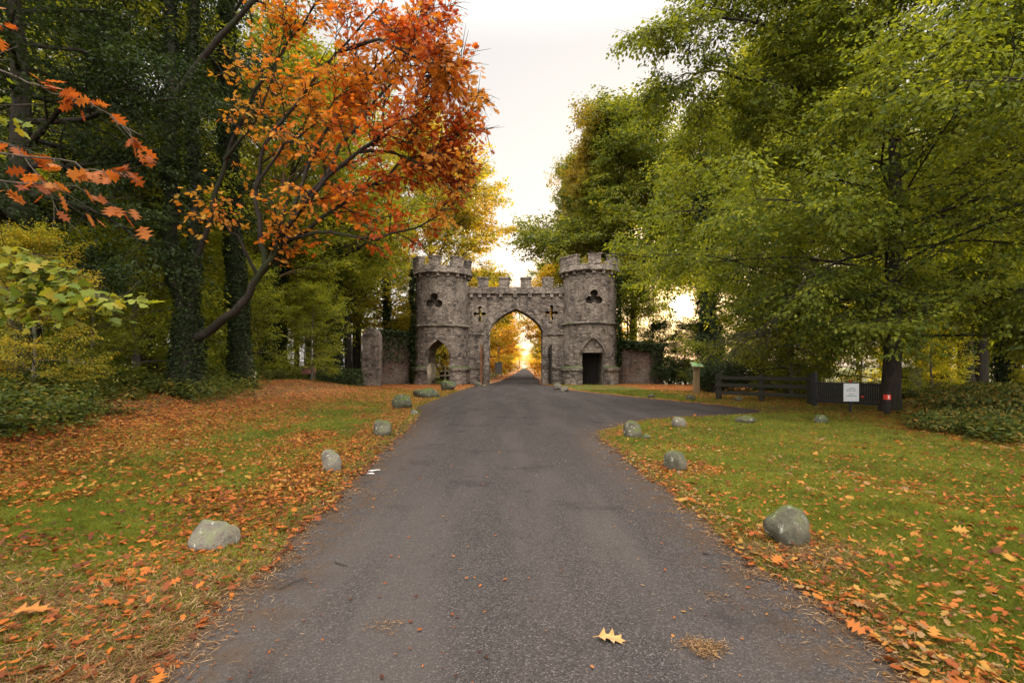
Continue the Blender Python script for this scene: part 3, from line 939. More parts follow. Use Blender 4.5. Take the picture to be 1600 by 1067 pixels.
class Wood:
    def __init__(self): self.V = []; self.F = []; self.n = 0
    def tube(self, pts, rad, sides=6):
        pts = np.asarray(pts, float); rad = np.asarray(rad, float)
        m = len(pts)
        T = nrm(np.gradient(pts, axis=0))
        ref = np.array([1., .13, 0.]) if abs(T[:, 2]).mean() > .7 else UP
        A = nrm(np.cross(T, ref)); B = np.cross(T, A)
        an = np.linspace(0, 2 * math.pi, sides, endpoint=False)
        ring = pts[:, None, :] + rad[:, None, None] * (np.cos(an)[None, :, None] * A[:, None, :] + np.sin(an)[None, :, None] * B[:, None, :])
        self.V.append(ring.reshape(-1, 3))
        i = np.arange(m - 1)[:, None]; j = np.arange(sides)[None, :]
        j2 = (j + 1) % sides
        q = np.stack([i * sides + j, i * sides + j2, (i + 1) * sides + j2, (i + 1) * sides + j], -1).reshape(-1, 4) + self.n
        self.F.append(q)
        self.n += m * sides
    def mesh(self, name):
        V = np.concatenate(self.V); Fq = np.concatenate(self.F)
        return mesh_np(name, V, Fq.ravel(), np.full(len(Fq), 4), True)

def walk(rng, p, d, L, n, wob, grav):
    pts = [p]; st = L / n
    for _ in range(n):
        d = nrm(d + rng.normal(0, wob, 3) + np.array([0, 0, grav]))
        p = p + d * st
        pts.append(p)
    return np.array(pts)

def along(pts, s):
    t = s * (len(pts) - 1); i = min(int(t), len(pts) - 2); f = t - i
    return pts[i] * (1 - f) + pts[i + 1] * f, nrm(pts[i + 1] - pts[i])

class Twigs:
    def __init__(self): self.p = []; self.d = []; self.L = []
    def add(self, p, d, L): self.p.append(p); self.d.append(d); self.L.append(L)

def sprays(rng, tw, M_, L, W, droop=.3, flat=.45, jit=.3, spread=.5):
    """leaves set along each twig, left and right in turn"""
    P0 = np.array(tw.p); D0 = np.array(tw.d); TL = np.array(tw.L)
    N_ = len(P0)
    P0 = np.repeat(P0, M_, 0); D0 = np.repeat(D0, M_, 0); TL = np.repeat(TL, M_)[:, None]
    k = N_ * M_
    s = rng.random((k, 1))
    lat = nrm(np.cross(D0, UP) + rng.normal(0, .15, (k, 3)))
    side = np.where(rng.random((k, 1)) < .5, -1., 1.)
    off = rng.random((k, 1)) * spread * TL * (1.05 - .6 * s)
    P = P0 + D0 * s * TL + lat * side * off + rng.normal(0, .05, (k, 3)) * TL - UP * (s * s * droop * .35 + off * droop * .25) * np.minimum(TL, 1.5)
    D = nrm(D0 * .6 + lat * side * .8 + rng.normal(0, jit, (k, 3)) - UP * droop)
    N = nrm(UP + rng.normal(0, flat, (k, 3)))
    sz = L * rng.uniform(.65, 1.2, k)
    tone = np.clip(np.repeat(rng.random(N_), M_) * .72 + rng.random(k) * .28, 0, 1)
    return P, D, N, sz, sz * (W / L), tone

def limb_out(rng, wood, tw, pts, r0, r1, ns, nt, sublen, twlen, sides=6, grav=-.02, tube_twigs=True, s0=.25, rise=.15):
    n = len(pts)
    wood.tube(pts, r0 + (r1 - r0) * np.linspace(0, 1, n) ** .8, sides)
    for k in range(ns):
        s = s0 + (1 - s0) * (k + rng.random()) / ns
        p, d = along(pts, min(s, .999))
        lat = nrm(np.cross(d, UP) + rng.normal(0, .25, 3)) * (1 if k % 2 else -1)
        dd = nrm(d * rng.uniform(.35, .9) + lat * rng.uniform(.4, 1.0) + UP * (rise + rng.normal(0, .25)))
        Ls = sublen * rng.uniform(.6, 1.2) * (1.1 - .55 * s)
        sp = walk(rng, p, dd, Ls, 5, .13, grav)
        rs = max((r0 + (r1 - r0) * s) * .45, .008)
        wood.tube(sp, np.linspace(rs, rs * .3, 6), 4)
        for q in range(nt):
            u = .2 + .8 * (q + rng.random()) / nt
            p2, d2 = along(sp, min(u, .999))
            l2 = nrm(np.cross(d2, UP) + rng.normal(0, .35, 3)) * (1 if q % 2 else -1)
            d3 = nrm(d2 * .7 + l2 * rng.uniform(.3, 1.0) + UP * rng.normal(.0, .25))
            Lt = twlen * rng.uniform(.6, 1.25)
            tw.add(p2, d3, Lt)
            if tube_twigs:
                wood.tube(np.array([p2, p2 + d3 * Lt * .5, p2 + d3 * Lt - UP * .05 * Lt]), np.array([.010, .007, .003]) * (1 if Lt < 1 else 1.6), 3)

def tree_arrays(seed, H, r0, t0, nl, crownR, ns, nt, twlen, prof=None, elev=(5, 60), lean=(0, 0), grav=-.02, tube_twigs=False, wob=.05, sublen=.42, limb_k=.45):
    rng = R(seed)
    wood = Wood(); tw = Twigs()
    n = 14
    tr = [np.array([0, 0, -.4])]
    d = nrm(np.array([lean[0], lean[1], 1.]))
    for i in range(n):
        d = nrm(d + np.append(rng.normal(0, wob, 2), .08))
        tr.append(tr[-1] + d * (H + .4) / n)
    tr = np.array(tr)
    t = np.linspace(0, 1, n + 1)
    rad = r0 * (1 - .88 * t) + r0 * .55 * np.exp(-t * H / .7)
    # a few more rings so that the root flare curves
    tt = np.unique(np.concatenate([[0, .01, .02, .035, .05], t]))
    tp = np.stack([np.interp(tt, t, tr[:, i]) for i in range(3)], 1)
    wood.tube(tp, r0 * (1 - .88 * tt) + r0 * .6 * np.exp(-tt * H / .6), 12)
    prof = prof or (lambda s: math.sin(math.pi * min(max(.12 + .88 * s, 0), 1)) ** .7)
    for i in range(nl):
        s = (i + rng.random()) / nl
        tz = t0 + (1 - t0) * s * .97
        p, dd = along(tr, tz)
        az = i * 2.39996 + rng.normal(0, .3)
        e = math.radians(elev[0] + (elev[1] - elev[0]) * s + rng.normal(0, 8))
        dr = np.array([math.cos(az) * math.cos(e), math.sin(az) * math.cos(e), math.sin(e)])
        L = crownR * prof(s) * rng.uniform(.8, 1.15)
        pts = walk(rng, p, dr, L, 7, .10, grav)
        rl = max(np.interp(tz, t, rad) * limb_k, .02)
        limb_out(rng, wood, tw, pts, rl, .012, ns, nt, L * sublen + .3, twlen, 5, grav, tube_twigs, .22)
    return wood, tw, tr, rad, rng

def ivy_arrays(rng, pts, rad, count, L, z0=0.0, thick=.12, clump=True):
    pts = np.asarray(pts); rad = np.asarray(rad)
    m = len(pts)
    cl = np.concatenate([[0], np.cumsum(np.linalg.norm(np.diff(pts, axis=0), axis=1))])
    s = rng.random(count) * cl[-1]
    C = np.stack([np.interp(s, cl, pts[:, i]) for i in range(3)], 1)
    r = np.interp(s, cl, rad)
    a = rng.random(count) * 2 * math.pi
    bulge = (vnoise(a * 1.3, s * 1.2, .8, 5)) if clump else 1.0
    rr = r + thick * (.15 + 1.1 * bulge) * rng.random(count) ** .6
    Rd = np.stack([np.cos(a), np.sin(a), np.zeros(count)], 1)
    P = C + Rd * rr[:, None]
    N = nrm(Rd + UP * .35 + rng.normal(0, .4, (count, 3)))
    D = nrm(-UP * .6 + rng.normal(0, .6, (count, 3)) + Rd * .35)
    sz = L * rng.uniform(.6, 1.25, count)
    return P, D, N, sz, sz * .85, np.clip(rng.random(count) * .6 + .4 * bulge * rng.random(count), 0, 1)

def place(o, x, y, dz=-.05):
    o.location = (x, y, float(gz(np.array([x]), np.array([y]))[0]) + dz)

# ---- the big orange oak on the left, limbs set out as they stand
def build_oak():
    bx, by = -8.95, 14.0
    bz = float(gz(np.array([bx]), np.array([by]))[0])
    base = np.array([bx, by, bz])
    e = empty('red_oak_tree', base, 'red oak with orange leaves arching from an ivy clad trunk over the left verge', 'tree')
    rng = R(21)
    wood = Wood(); tw = Twigs()
    def pl(lst):
        P = np.array([at(*q) for q in lst]) - base
        # finer, smooth polyline
        k = np.linspace(0, len(P) - 1, len(P) * 3)
        Q = np.stack([np.interp(k, np.arange(len(P)), P[:, i]) for i in range(3)], 1)
        Q[1:-1] += rng.normal(0, .025, (len(Q) - 2, 3))
        return Q
    trunk = np.array([[0, 0, -.4], [0, 0, 0], [0, 0, .25], [.02, 0, .6], [.06, 0, 1.4], [.1, .0, 2.1]])
    wood.tube(trunk, [.72, .56, .42, .35, .31, .29], 14)
    stem1 = pl([(294, 500, 14), (272, 430, 14), (266, 300, 14), (268, 150, 14.1), (266, 0, 14.2), (262, -200, 14.2), (255, -330, 14.2)])
    stem2 = pl([(297, 505, 14), (303, 430, 14), (304, 300, 14), (300, 150, 14), (304, 20, 13.9), (318, -160, 13.8)])
    r1 = np.linspace(.19, .08, len(stem1)); r2 = np.linspace(.15, .06, len(stem2))
    wood.tube(stem1, r1, 10); wood.tube(stem2, r2, 10)
    limbs = [
        ([(296, 535, 14), (335, 512, 13.7), (372, 482, 13.3), (404, 432, 13), (428, 398, 12.7), (455, 345, 12.3), (500, 288, 11.9), (560, 238, 11.6), (620, 192, 11.3), (675, 165, 11.1)], .135, .015, 22, 11),
        ([(404, 432, 13), (432, 392, 12.9), (492, 345, 12.6), (560, 300, 12.3), (630, 255, 12.1), (690, 225, 12), (738, 195, 11.9)], .075, .01, 22, 11),
        ([(440, 375, 12.7), (500, 362, 12.4), (590, 374, 12.2), (660, 352, 12), (705, 320, 11.9)], .06, .01, 12, 7),
        ([(415, 415, 12.9), (405, 350, 12.7), (398, 300, 12.6), (412, 225, 12.3), (470, 150, 12), (530, 80, 11.8), (590, 10, 11.6), (630, -60, 11.5)], .08, .01, 22, 11),
        ([(303, 430, 14), (325, 340, 13.5), (350, 250, 13.1), (385, 170, 12.8), (440, 80, 12.5), (500, 0, 12.3), (560, -90, 12.2)], .085, .01, 18, 10),
        ([(266, 160, 14.1), (330, 70, 13.6), (420, -20, 13.2), (520, -100, 12.9), (640, -170, 12.8)], .11, .012, 22, 11),
        ([(455, 345, 12.3), (480, 250, 12.4), (530, 170, 12.6), (590, 100, 12.8), (650, 50, 13), (690, 20, 13)], .06, .01, 22, 11),
        ([(500, 288, 11.9), (560, 190, 12.4), (620, 120, 12.8), (690, 120, 13.1), (730, 150, 13.2)], .05, .01, 20, 10),
        ([(560, 238, 11.6), (620, 240, 12), (680, 270, 12.3), (720, 280, 12.4)], .045, .01, 16, 10),
        ([(470, 320, 12.2), (540, 250, 11.9), (600, 215, 11.7), (655, 225, 11.6), (705, 255, 11.6)], .045, .008, 14, 9),
        ([(432, 392, 12.9), (450, 300, 13.2), (500, 220, 13.4), (560, 150, 13.5), (600, 60, 13.6)], .05, .008, 16, 9),
        ([(398, 300, 12.6), (440, 230, 12.2), (500, 190, 12), (560, 120, 11.8)], .045, .008, 14, 9),
        ([(350, 250, 13.1), (400, 190, 12.6), (430, 110, 12.4), (450, 20, 12.3)], .045, .008, 12, 9),
        ([(404, 432, 13), (370, 370, 12.4), (345, 345, 12.1), (320, 335, 11.8)], .05, .01, 7, 6),
        ([(530, 80, 11.8), (590, 60, 11.3), (650, 90, 10.9), (700, 110, 10.8)], .05, .01, 20, 11),
    ]
    for lst, ra, rb, ns, nt in limbs:
        limb_out(rng, wood, tw, pl(lst), ra, rb, ns, nt, 1.2, .55, 8, -.01, True, .36)
    obj('trunk', wood.mesh('trunk'), M['bark'], e)
    P, D, N, L, W, T = sprays(rng, tw, 5, .155, .115, .45, .9, .4, .35)
    # thin the foliage low down and near the trunk so that the limbs show
    Y = P[:, 1] + by; px = 800 + (P[:, 0] + bx) / Y * F
    py = HZ - (P[:, 2] + bz - CAM_H) / Y * F
    keep = rng.random(len(P)) < np.clip(.75 + sstep(380, 560, px) * .25, 0, 1)
    low = sstep(330, 430, py)
    keep &= rng.random(len(P)) < 1 - .3 * low
    keep &= px < np.interp(py, [-200, 0, 90, 170, 240, 300, 400], [655, 705, 748, 764, 748, 728, 700]) + rng.normal(0, 9, len(P))
    T = np.clip(.92 - sstep(330, 760, px) * .75 + sstep(150, 420, py) * -.15 + (T - .5) * .75, 0, 1)
    obj('crown', leaf_mesh('crown', P[keep], D[keep], N[keep], L[keep], W[keep], T[keep], OAK), M['oak_red'], e)
    A = [ivy_arrays(rng, trunk, [.42, .42, .40, .34, .30, .28], 3500, .085, thick=.16), ivy_arrays(rng, stem1, r1, 8000, .075, thick=.09), ivy_arrays(rng, stem2, r2, 6500, .075, thick=.08)]
    obj('ivy', leaf_mesh('ivy', *[np.concatenate(z) for z in zip(*A)]), M['ivy'], e)
build_oak()

# ---- generic trees
def make_tree(name, loc, label, cat, mat, bark, seed, H, r0, t0, nl, crownR, ns, nt, twlen, M_, leaf, prof=None, elev=(5, 60), lean=(0, 0), grav=-.02, droop=.3, flat=.45, ivy=0, ivyL=.12, ivyH=.6, ivythick=.25, group=None, tube_twigs=False, wob=.05, sublen=.42, spread=.5, keep=None, dz=-.05, limb_k=.45, extra=()):
    e = empty(name, (0, 0, 0), label, cat, group)
    place(e, loc[0], loc[1], dz)
    wood, tw, tr, rad, rng = tree_arrays(seed, H, r0, t0, nl, crownR, ns, nt, twlen, prof, elev, lean, grav, tube_twigs, wob, sublen, limb_k)
    for lst in extra:
        Q = np.array([at(*q) for q in lst]) - np.array(e.location)
        k = np.linspace(0, len(Q) - 1, len(Q) * 3)
        Q = np.stack([np.interp(k, np.arange(len(Q)), Q[:, i]) for i in range(3)], 1) + rng.normal(0, .04, (len(k), 3))
        limb_out(rng, wood, tw, Q, .07, .01, 18, 9, 1.9, .8, 6, -.05, True, .2, 0)
    obj('trunk', wood.mesh('trunk'), bark, e)
    A = sprays(rng, tw, M_, leaf, leaf * .62, droop, flat, .3, spread)
    if keep is not None:
        k = keep(A[0], rng)
        A = tuple(a[k] for a in A)
    obj('crown', leaf_mesh('crown', *A), mat, e)
    if ivy:
        k = int(len(tr) * ivyH) + 1
        obj('ivy', leaf_mesh('ivy', *ivy_arrays(rng, tr[:k], rad[:k], ivy, ivyL, thick=ivythick)), M['ivy'], e)
    return e

# the beech that fills the right side
bee = make_tree('beech_tree', (11.5, 15.6), 'great green beech with a dark bare trunk beside the white sign', 'tree', M['beech'], M['bark'], 3,
                18, .255, .15, 78, 9.0, 13, 10, 1.05, 28, .12, prof=lambda s: (1.0 - .42 * s) * (.8 + .2 * math.sin(9 * s)), elev=(8, 60), grav=-.055, droop=.6, flat=.65, sublen=.36, spread=.36, limb_k=.24, wob=.012,
                extra=([(1385, 110, 15.6), (1250, 50, 15.1), (1130, 30, 14.7), (1070, 42, 14.4), (1015, 48, 14.1)], [(1385, 190, 15.6), (1240, 135, 15.1), (1130, 112, 14.8), (1080, 112, 14.6), (1045, 130, 14.4)], [(1385, 40, 15.6), (1270, -20, 15), (1190, -50, 14.6), (1120, -40, 14.3)], [(1385, 450, 15.6), (1310, 470, 14.6), (1220, 500, 14.1), (1150, 530, 13.9)], [(1388, 430, 15.5), (1392, 445, 14.0), (1380, 480, 12.9), (1365, 520, 12.2)], [(1387, 420, 15.6), (1470, 440, 14.6), (1560, 480, 14.0), (1610, 510, 13.8)], [(1386, 400, 15.6), (1330, 400, 14.2), (1270, 430, 13.4), (1230, 470, 13.0)]),
                keep=lambda P, rng: P[:, 2] > 1.55 + np.maximum(0, -P[:, 0] - 3.6) * .85)
# a limb system reaching in from a tree standing outside on the right
make_tree('beech_tree', (15.2, 11.2), 'shadowy green beech reaching in at the upper right edge', 'tree', M['beech'], M['bark'], 14,
          16, .38, .34, 34, 7.4, 11, 10, 1.0, 26, .10, prof=lambda s: 1 - .5 * s, elev=(0, 55), grav=-.045, droop=.5, flat=.9, sublen=.42, spread=.5)

# dark evergreens on the far left
make_tree('yew_tree', (-12.4, 13.2), 'nearly black evergreen filling the upper left corner', 'tree', M['dark_green'], M['bark'], 5,
          15, .35, .26, 46, 4.6, 11, 9, .8, 32, .10, prof=lambda s: .55 + .45 * math.sin(math.pi * (.2 + .7 * s)), elev=(0, 50), droop=.4, flat=.8, spread=.6)
make_tree('holly_tree', (-12.6, 17.5), 'tall dark green holly just left of the ivy stems', 'tree', M['dark_green'], M['bark'], 6,
          15, .3, .42, 34, 3.4, 10, 8, .8, 26, .11, prof=lambda s: .7 + .3 * math.sin(3 * s), elev=(0, 50), droop=.4, flat=.8, spread=.6)

# ivy clad tree standing right of the oak
make_tree('ivy_tree', (-9.1, 17.2), 'tall straight ivy covered tree right of the oak trunk', 'tree', M['green'], M['bark'], 8,
          22, .28, .42, 20, 4.6, 9, 8, 1.0, 14, .14, elev=(20, 65), ivy=22000, ivyL=.085, ivyH=.75, ivythick=.12, wob=.012)

# middle distance woodland trees left of the gate: one of each kind first
proto_a = make_tree('woodland_tree', (-13.5, 29.5), 'ivy wrapped tree with a curved stem in the left wood', 'tree', M['green'], M['bark'], 31,
                    20, .30, .28, 26, 5.2, 9, 8, 1.1, 16, .19, elev=(10, 62), ivy=9000, ivyL=.14, ivyH=.5, ivythick=.22, group='trees of the left wood', wob=.035)
proto_b = make_tree('woodland_tree', (-11.9, 34.0), 'thick ivy clad tree splitting in two left of the end pillar', 'tree', M['green'], M['bark'], 32,
                    21, .40, .25, 26, 5.6, 9, 8, 1.1, 16, .20, elev=(15, 65), ivy=12000, ivyL=.15, ivyH=.6, ivythick=.40, group='trees of the left wood', wob=.03)
proto_s = make_tree('understory_tree', (-13.3, 18.2), 'light green young tree with thin pale stems behind the oak', 'tree', M['lime'], M['bark_grey'], 33,
                    8.0, .10, .12, 24, 3.1, 8, 8, .8, 16, .12, elev=(10, 60), droop=.35, wob=.07, group='young trees in the left wood')

def clone(proto, x, y, label, scale=1.0, rz=0.0, mats=None, group=None, sz=None):
    c = copy_tree(proto)
    place(c, x, y)
    c.rotation_euler = (0, 0, rz)
    c.scale = (scale, scale, sz or scale)
    c['label'] = label
    if group: c['group'] = group
    elif 'group' in c: del c['group']
    if mats:
        for ch in c.children:
            for key, mt in mats.items():
                if ch.name.split('.')[0] == key:
                    ch.material_slots[0].link = 'OBJECT'
                    ch.material_slots[0].material = mt
    return c
GL = 'trees of the left wood'
clone(proto_a, -12.3, 26.0, 'slender brown stem leaning right in the left wood', .8, 1.3, {'trunk': M['bark_warm']}, GL)
clone(proto_a, -13.0, 37.5, 'ivy column tree close behind the end pillar', .95, 2.9, None, GL)
clone(proto_b, -17.5, 30.5, 'dark ivied tree deep in the left wood behind the orange oak', .9, 2.0, None, GL)
clone(proto_a, -18.5, 23.5, 'leafy tree deep in the wood behind the young trees', .9, 4.2, {'crown': M['lime']}, GL)
clone(proto_b, -23.5, 26.0, 'dim tree at the back of the left wood', .9, 5.0, None, GL)
clone(proto_b, -11.2, 46.0, 'green tree rising over the left wing wall', .72, 4.4, {'crown': M['green_gold']}, GL)
GS = 'young trees in the left wood'
for i, (x, y, sc, lab) in enumerate([(-11.0, 13.4, .50, 'pale green bush left of the oak foot'), (-14.6, 21.5, 1.0, 'tall pale green young tree seen between the ivy stems'), (-12.6, 20.5, .85, 'pale green young tree between the oak and the ivy tree'), (-9.6, 10.3, .40, 'yellow flecked bush at the left edge under the maple leaves'), (-16.0, 19.5, 1.1, 'tall light green young tree below the dark holly'), (-9.6, 24.5, .55, 'light green bush right of the ivy tree'), (-12.7, 31.5, .62, 'light green bush filling the gap between the ivied trunks'), (-15.6, 35.5, .8, 'dim green young tree deep behind the ivied trunks')]):
    clone(proto_s, x, y, lab, sc, 1.3 * i + .5, {'crown': M['lime'] if i != 3 else M['green_gold']}, GS)
clone(proto_s, -11.8, 16.0, 'light green bushy young tree left of the oak trunk', .95, 1.0, None, GS)
clone(proto_s, -13.9, 14.6, 'dull green young tree under the black evergreen', .7, 2.2, {'crown': M['herb']}, GS)
clone(proto_s, -11.2, 11.6, 'tangled low young tree at the left edge with orange brown stems', .42, 3.3, {'crown': M['herb'], 'trunk': M['bark_warm']}, GS)
clone(proto_s, -11.6, 22.5, 'small green tree between the ivied stems', .62, 4.0, {'crown': M['lime']}, GS)

# behind the gate
make_tree('lime_tree', (-7.6, 58), 'yellow green lime tree rising behind the left tower', 'tree', M['green_gold'], M['bark'], 41,
          25, .45, .10, 54, 10.0, 11, 8, 1.6, 26, .30, elev=(5, 66), prof=lambda s: .55 + .5 * math.sin(3.0 * s), droop=.35, flat=.9, sublen=.45)
proto_big = make_tree('ash_tree', (12.4, 52), 'tallest green tree with a rusty top rising behind the right tower', 'tree', M['ash'], M['bark'], 42,
          26, .46, .42, 64, 12.0, 12, 8, 1.8, 24, .30, elev=(4, 62), prof=lambda s: (1.0 - .60 * s) * (.85 + .15 * math.sin(11 * s)), droop=.45, flat=.9, grav=-.035, sublen=.45)
proto_big.rotation_euler = (0, 0, math.pi)
clone(proto_big, 9.0, 64, 'shorter green tree left of the tallest tree, above the arch', .60, 2.4, None, None, 1.0)
make_tree('ivy_tree', (13.9, 36), 'dark ivy column rising left of the low sun', 'tree', M['green'], M['bark'], 43,
          19, .42, .50, 20, 4.0, 8, 7, 1.1, 18, .2, elev=(25, 65), ivy=16000, ivyL=.17, ivyH=.85, ivythick=.75, wob=.012)
make_tree('young_beech_tree', (13.2, 24.5), 'young beech with hanging sprays above the laurel bush', 'tree', M['beech'], M['bark'], 44,
          12, .16, .10, 40, 4.4, 9, 9, .9, 15, .13, elev=(0, 55), droop=.5, flat=.7, grav=-.05, sublen=.45, spread=.38,
          keep=lambda P, rng: P[:, 2] > 1.0 + np.maximum(0, -P[:, 0] - 1.2) * 1.5)
clone(proto_s, 11.9, 21.8, 'leafy young tree hanging over the wooden fence', .78, 2.2, {'crown': M['beech']})
clone(proto_s, 14.3, 19.6, 'yellow green bush behind the dark barrier and the white sign', .50, 3.9, {'crown': M['lime']})
GW = 'tall trees of the right wood'
for i, (x, y, sc, lab) in enumerate([(23.6, 45, 1.05, 'tall leafy tree filling the gap between the ivy column and the beech'), (45, 54, .80, 'tall green tree right of the sun behind the young beech'), (39, 40, .8, 'tall green tree behind the second right trunk'), (56, 76, .9, 'far tall tree showing above the young beech'), (40, 31, .6, 'tall tree behind the glowing shrub at the right edge')]):
    clone(proto_big, x, y, lab, sc, .9 * i + .4, {'crown': M['beech'] if i % 2 else M['green']}, GW)
clone(proto_a, 23.5, 24.5, 'straight dark trunk at the far right among sunlit leaves', .85, .7, {'crown': M['lime']})
clone(proto_a, 21.0, 43.0, 'slender tree seen against the bright gap right of the sun', .75, 2.0, {'crown': M['beech']})
GR = 'sunlit shrubs on the right'
clone(proto_s, 11.2, 46.5, 'green undergrowth tree close behind the right tower', 1.25, 2.0, {'crown': M['beech']})
for i, (x, y, sc, lab) in enumerate([(14.2, 38.5, .55, 'leafy bush behind the end of the reddish wall'), (17.2, 37, .55, 'leafy bush under the sun'), (19.6, 34.5, .62, 'leafy bush right of the sun'), (15.2, 33, .42, 'low leafy bush in front of the ivy column'),
        (18.0, 30.5, .48, 'low leafy bush behind the wooden fence'), (23.5, 40, .7, 'leafy bush in the gap right of the sun'), (21.5, 52, .8, 'green undergrowth tree right of the sun'), (10.4, 57, 1.8, 'tall young tree far behind the right tower'), ]):
    clone(proto_s, x, y, lab, sc, 2.1 * i, {'crown': M['beech'] if i % 2 else M['green']}, 'leafy bushes below the sun')
for i, (x, y, sc, z_, lab, mk) in enumerate([(12.5, 45.5, 1.0, 1.5, 'tall young tree left of the sun behind the right tower', 'green'), (18.1, 45.5, .95, 1.4, 'tall young tree just right of the sun', 'green'),
        (12.4, 42.9, .75, .62, 'leafy bush behind the middle of the reddish wall', 'ivy'), (14.0, 41.5, .8, .60, 'small leafy bush at the end of the reddish wall', 'dark_green'), (16.2, 42.5, .8, .62, 'dark bush below the sun', 'ivy'), (10.6, 47.5, 1.1, 1.5, 'tall young tree hidden partly by the right tower', 'beech')]):
    clone(proto_s, x, y, lab, sc, 2.1 * i + .4, {'crown': M[mk]}, 'leafy bushes below the sun', z_)
for i, (x, y, s, lab) in enumerate([(18.0, 22, .52, 'sunlit yellow green shrub just right of the beech trunk'), (21.6, 27, .75, 'tall sunlit shrub between the two right trunks'), (27.0, 28, .85, 'glowing tall shrub at the far right edge'),
        (15.0, 27, .62, 'sunlit shrub behind the dark barrier'), (24.6, 23.5, .5, 'low glowing shrub in front of the far right trunk'), (29.5, 35, .9, 'sunlit tree shrub far behind the right field'), (22.5, 33, .8, 'sunlit shrub in the gap behind the right field')]):
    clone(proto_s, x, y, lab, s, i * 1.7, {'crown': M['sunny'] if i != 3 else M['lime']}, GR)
# along the avenue beyond the arch
proto_g = make_tree('avenue_tree', (-3.6, 74), 'bright yellow tree seen through the arch, left of the drive', 'tree', M['gold'], M['bark_warm'], 51,
          15, .35, .10, 26, 5.0, 8, 8, 1.3, 14, .26, elev=(5, 60), droop=.25, group='trees along the drive beyond the arch')
GA = 'trees along the drive beyond the arch'
clone(proto_g, -2.6, 98, 'orange tree seen through the arch, further up the drive', .95, 2.0, {'crown': M['rust_leaf']}, GA)
clone(proto_g, 5.3, 63, 'leaning trunk with yellow leaves seen at the right of the arch', .95, 4.0, {'trunk': M['bark']}, GA)
clone(proto_g, 6.6, 84, 'yellow green tree behind the leaning trunk beyond the arch', .9, 5.1, {'crown': M['green_gold']}, GA)
clone(proto_g, -.6, 128, 'small far gold tree left of the vanishing drive', .8, 1.2, None, GA)
clone(proto_g, 7.6, 118, 'small far gold tree right of the vanishing drive', .7, 3.2, {'crown': M['green_gold']}, GA)
clone(proto_g, -9.5, 62, 'yellow tree seen through the left tower doorway', .7, .4, {'crown': M['gold']}, GA)

# near branches at the left edge, from two small trees outside the picture
def near_tree(name, label, base, branches, mat, shape, leaf, wid, per, seed, bare=0):
    bz = float(gz(np.array([base[0]]), np.array([base[1]]))[0])
    b = np.array([base[0], base[1], bz])
    e = empty(name, b, label, 'tree')
    rng = R(seed); wood = Wood(); tw = Twigs()
    top = np.array([.1, 0, 5.2])
    tr = np.array([[0, 0, -.3], [0, 0, .2], [.03, 0, 1.2], [.02, .04, 2.6], [.08, .02, 4.0], top])
    wood.tube(tr, [.13, .10, .085, .07, .045, .02], 10)
    for lst in branches:
        P = np.array([at(*q) for q in lst]) - b
        P = np.concatenate([[[0.02, 0, max(P[0][2] - .5, .4)]], P])
        k = np.linspace(0, len(P) - 1, len(P) * 3)
        Q = np.stack([np.interp(k, np.arange(len(P)), P[:, i]) for i in range(3)], 1)
        Q[1:] += rng.normal(0, .012, (len(Q) - 1, 3))
        wood.tube(Q, np.linspace(.016, .003, len(Q)), 6)
        for _ in range(per):
            s = rng.uniform(.35, .99)
            p, d = along(Q, s)
            lat = nrm(np.cross(d, UP)) * (1 if rng.random() < .5 else -1)
            dd = nrm(d * .9 + lat * rng.uniform(.2, .9) + UP * rng.normal(-.1, .35))
            Lt = rng.uniform(.2, .5)
            wood.tube(walk(rng, p, dd, Lt, 4, .15, -.04), np.linspace(.006, .002, 5), 3)
            if rng.random() > bare: tw.add(p, dd, Lt)
    # the upper crown, above the picture
    for k in range(22):
        p, d = along(tr, rng.uniform(.7, .99))
        az = rng.random() * 6.28
        dd = nrm(np.array([math.cos(az), math.sin(az), .6]))
        q = walk(rng, p, dd, rng.uniform(.8, 1.4), 4, .12, 0)
        wood.tube(q, np.linspace(.015, .004, 5), 4)
        for _ in range(3): tw.add(q[2], nrm(dd + rng.normal(0, .5, 3)), .5)
    obj('trunk', wood.mesh('trunk'), M['twig'], e)
    A = sprays(rng, tw, 5, leaf, wid, .45, .45, .35, .3)
    obj('crown', leaf_mesh('crown', *A, shape), mat, e)
near_tree('oak_sapling', 'thin oak with rust orange leaves and bare twigs hanging in at the left edge', (-6.6, 5.4),
          [[(-60, 90, 5.3), (20, 118, 5.2), (90, 145, 5.1), (150, 165, 5.0), (205, 205, 4.9)], [(-60, 230, 5.3), (30, 245, 5.2), (100, 250, 5.1), (160, 270, 5.0), (210, 262, 5.0)], [(-60, 270, 5.3), (40, 285, 5.2), (110, 290, 5.1), (170, 315, 5)], [(-60, 190, 5.5), (40, 240, 5.4), (90, 330, 5.3)]],
          M['oak_rust'], OAK, .16, .15, 13, 61, .45)
near_tree('maple_sapling', 'maple sapling with a fan of yellow green leaves at the left edge', (-7.6, 6.4),
          [[(-60, 400, 6.2), (20, 420, 6.0), (90, 445, 5.9), (150, 462, 5.8), (185, 470, 5.7)], [(-60, 440, 6.2), (30, 455, 6.1), (100, 470, 6.0), (150, 485, 5.9)], [(-60, 400, 6.0), (10, 395, 6), (60, 405, 5.9), (110, 440, 5.8)], [(-50, 470, 6.0), (40, 475, 6), (90, 490, 5.9)]],
          M['maple'], MAPLE, .12, .13, 34, 62, .05)

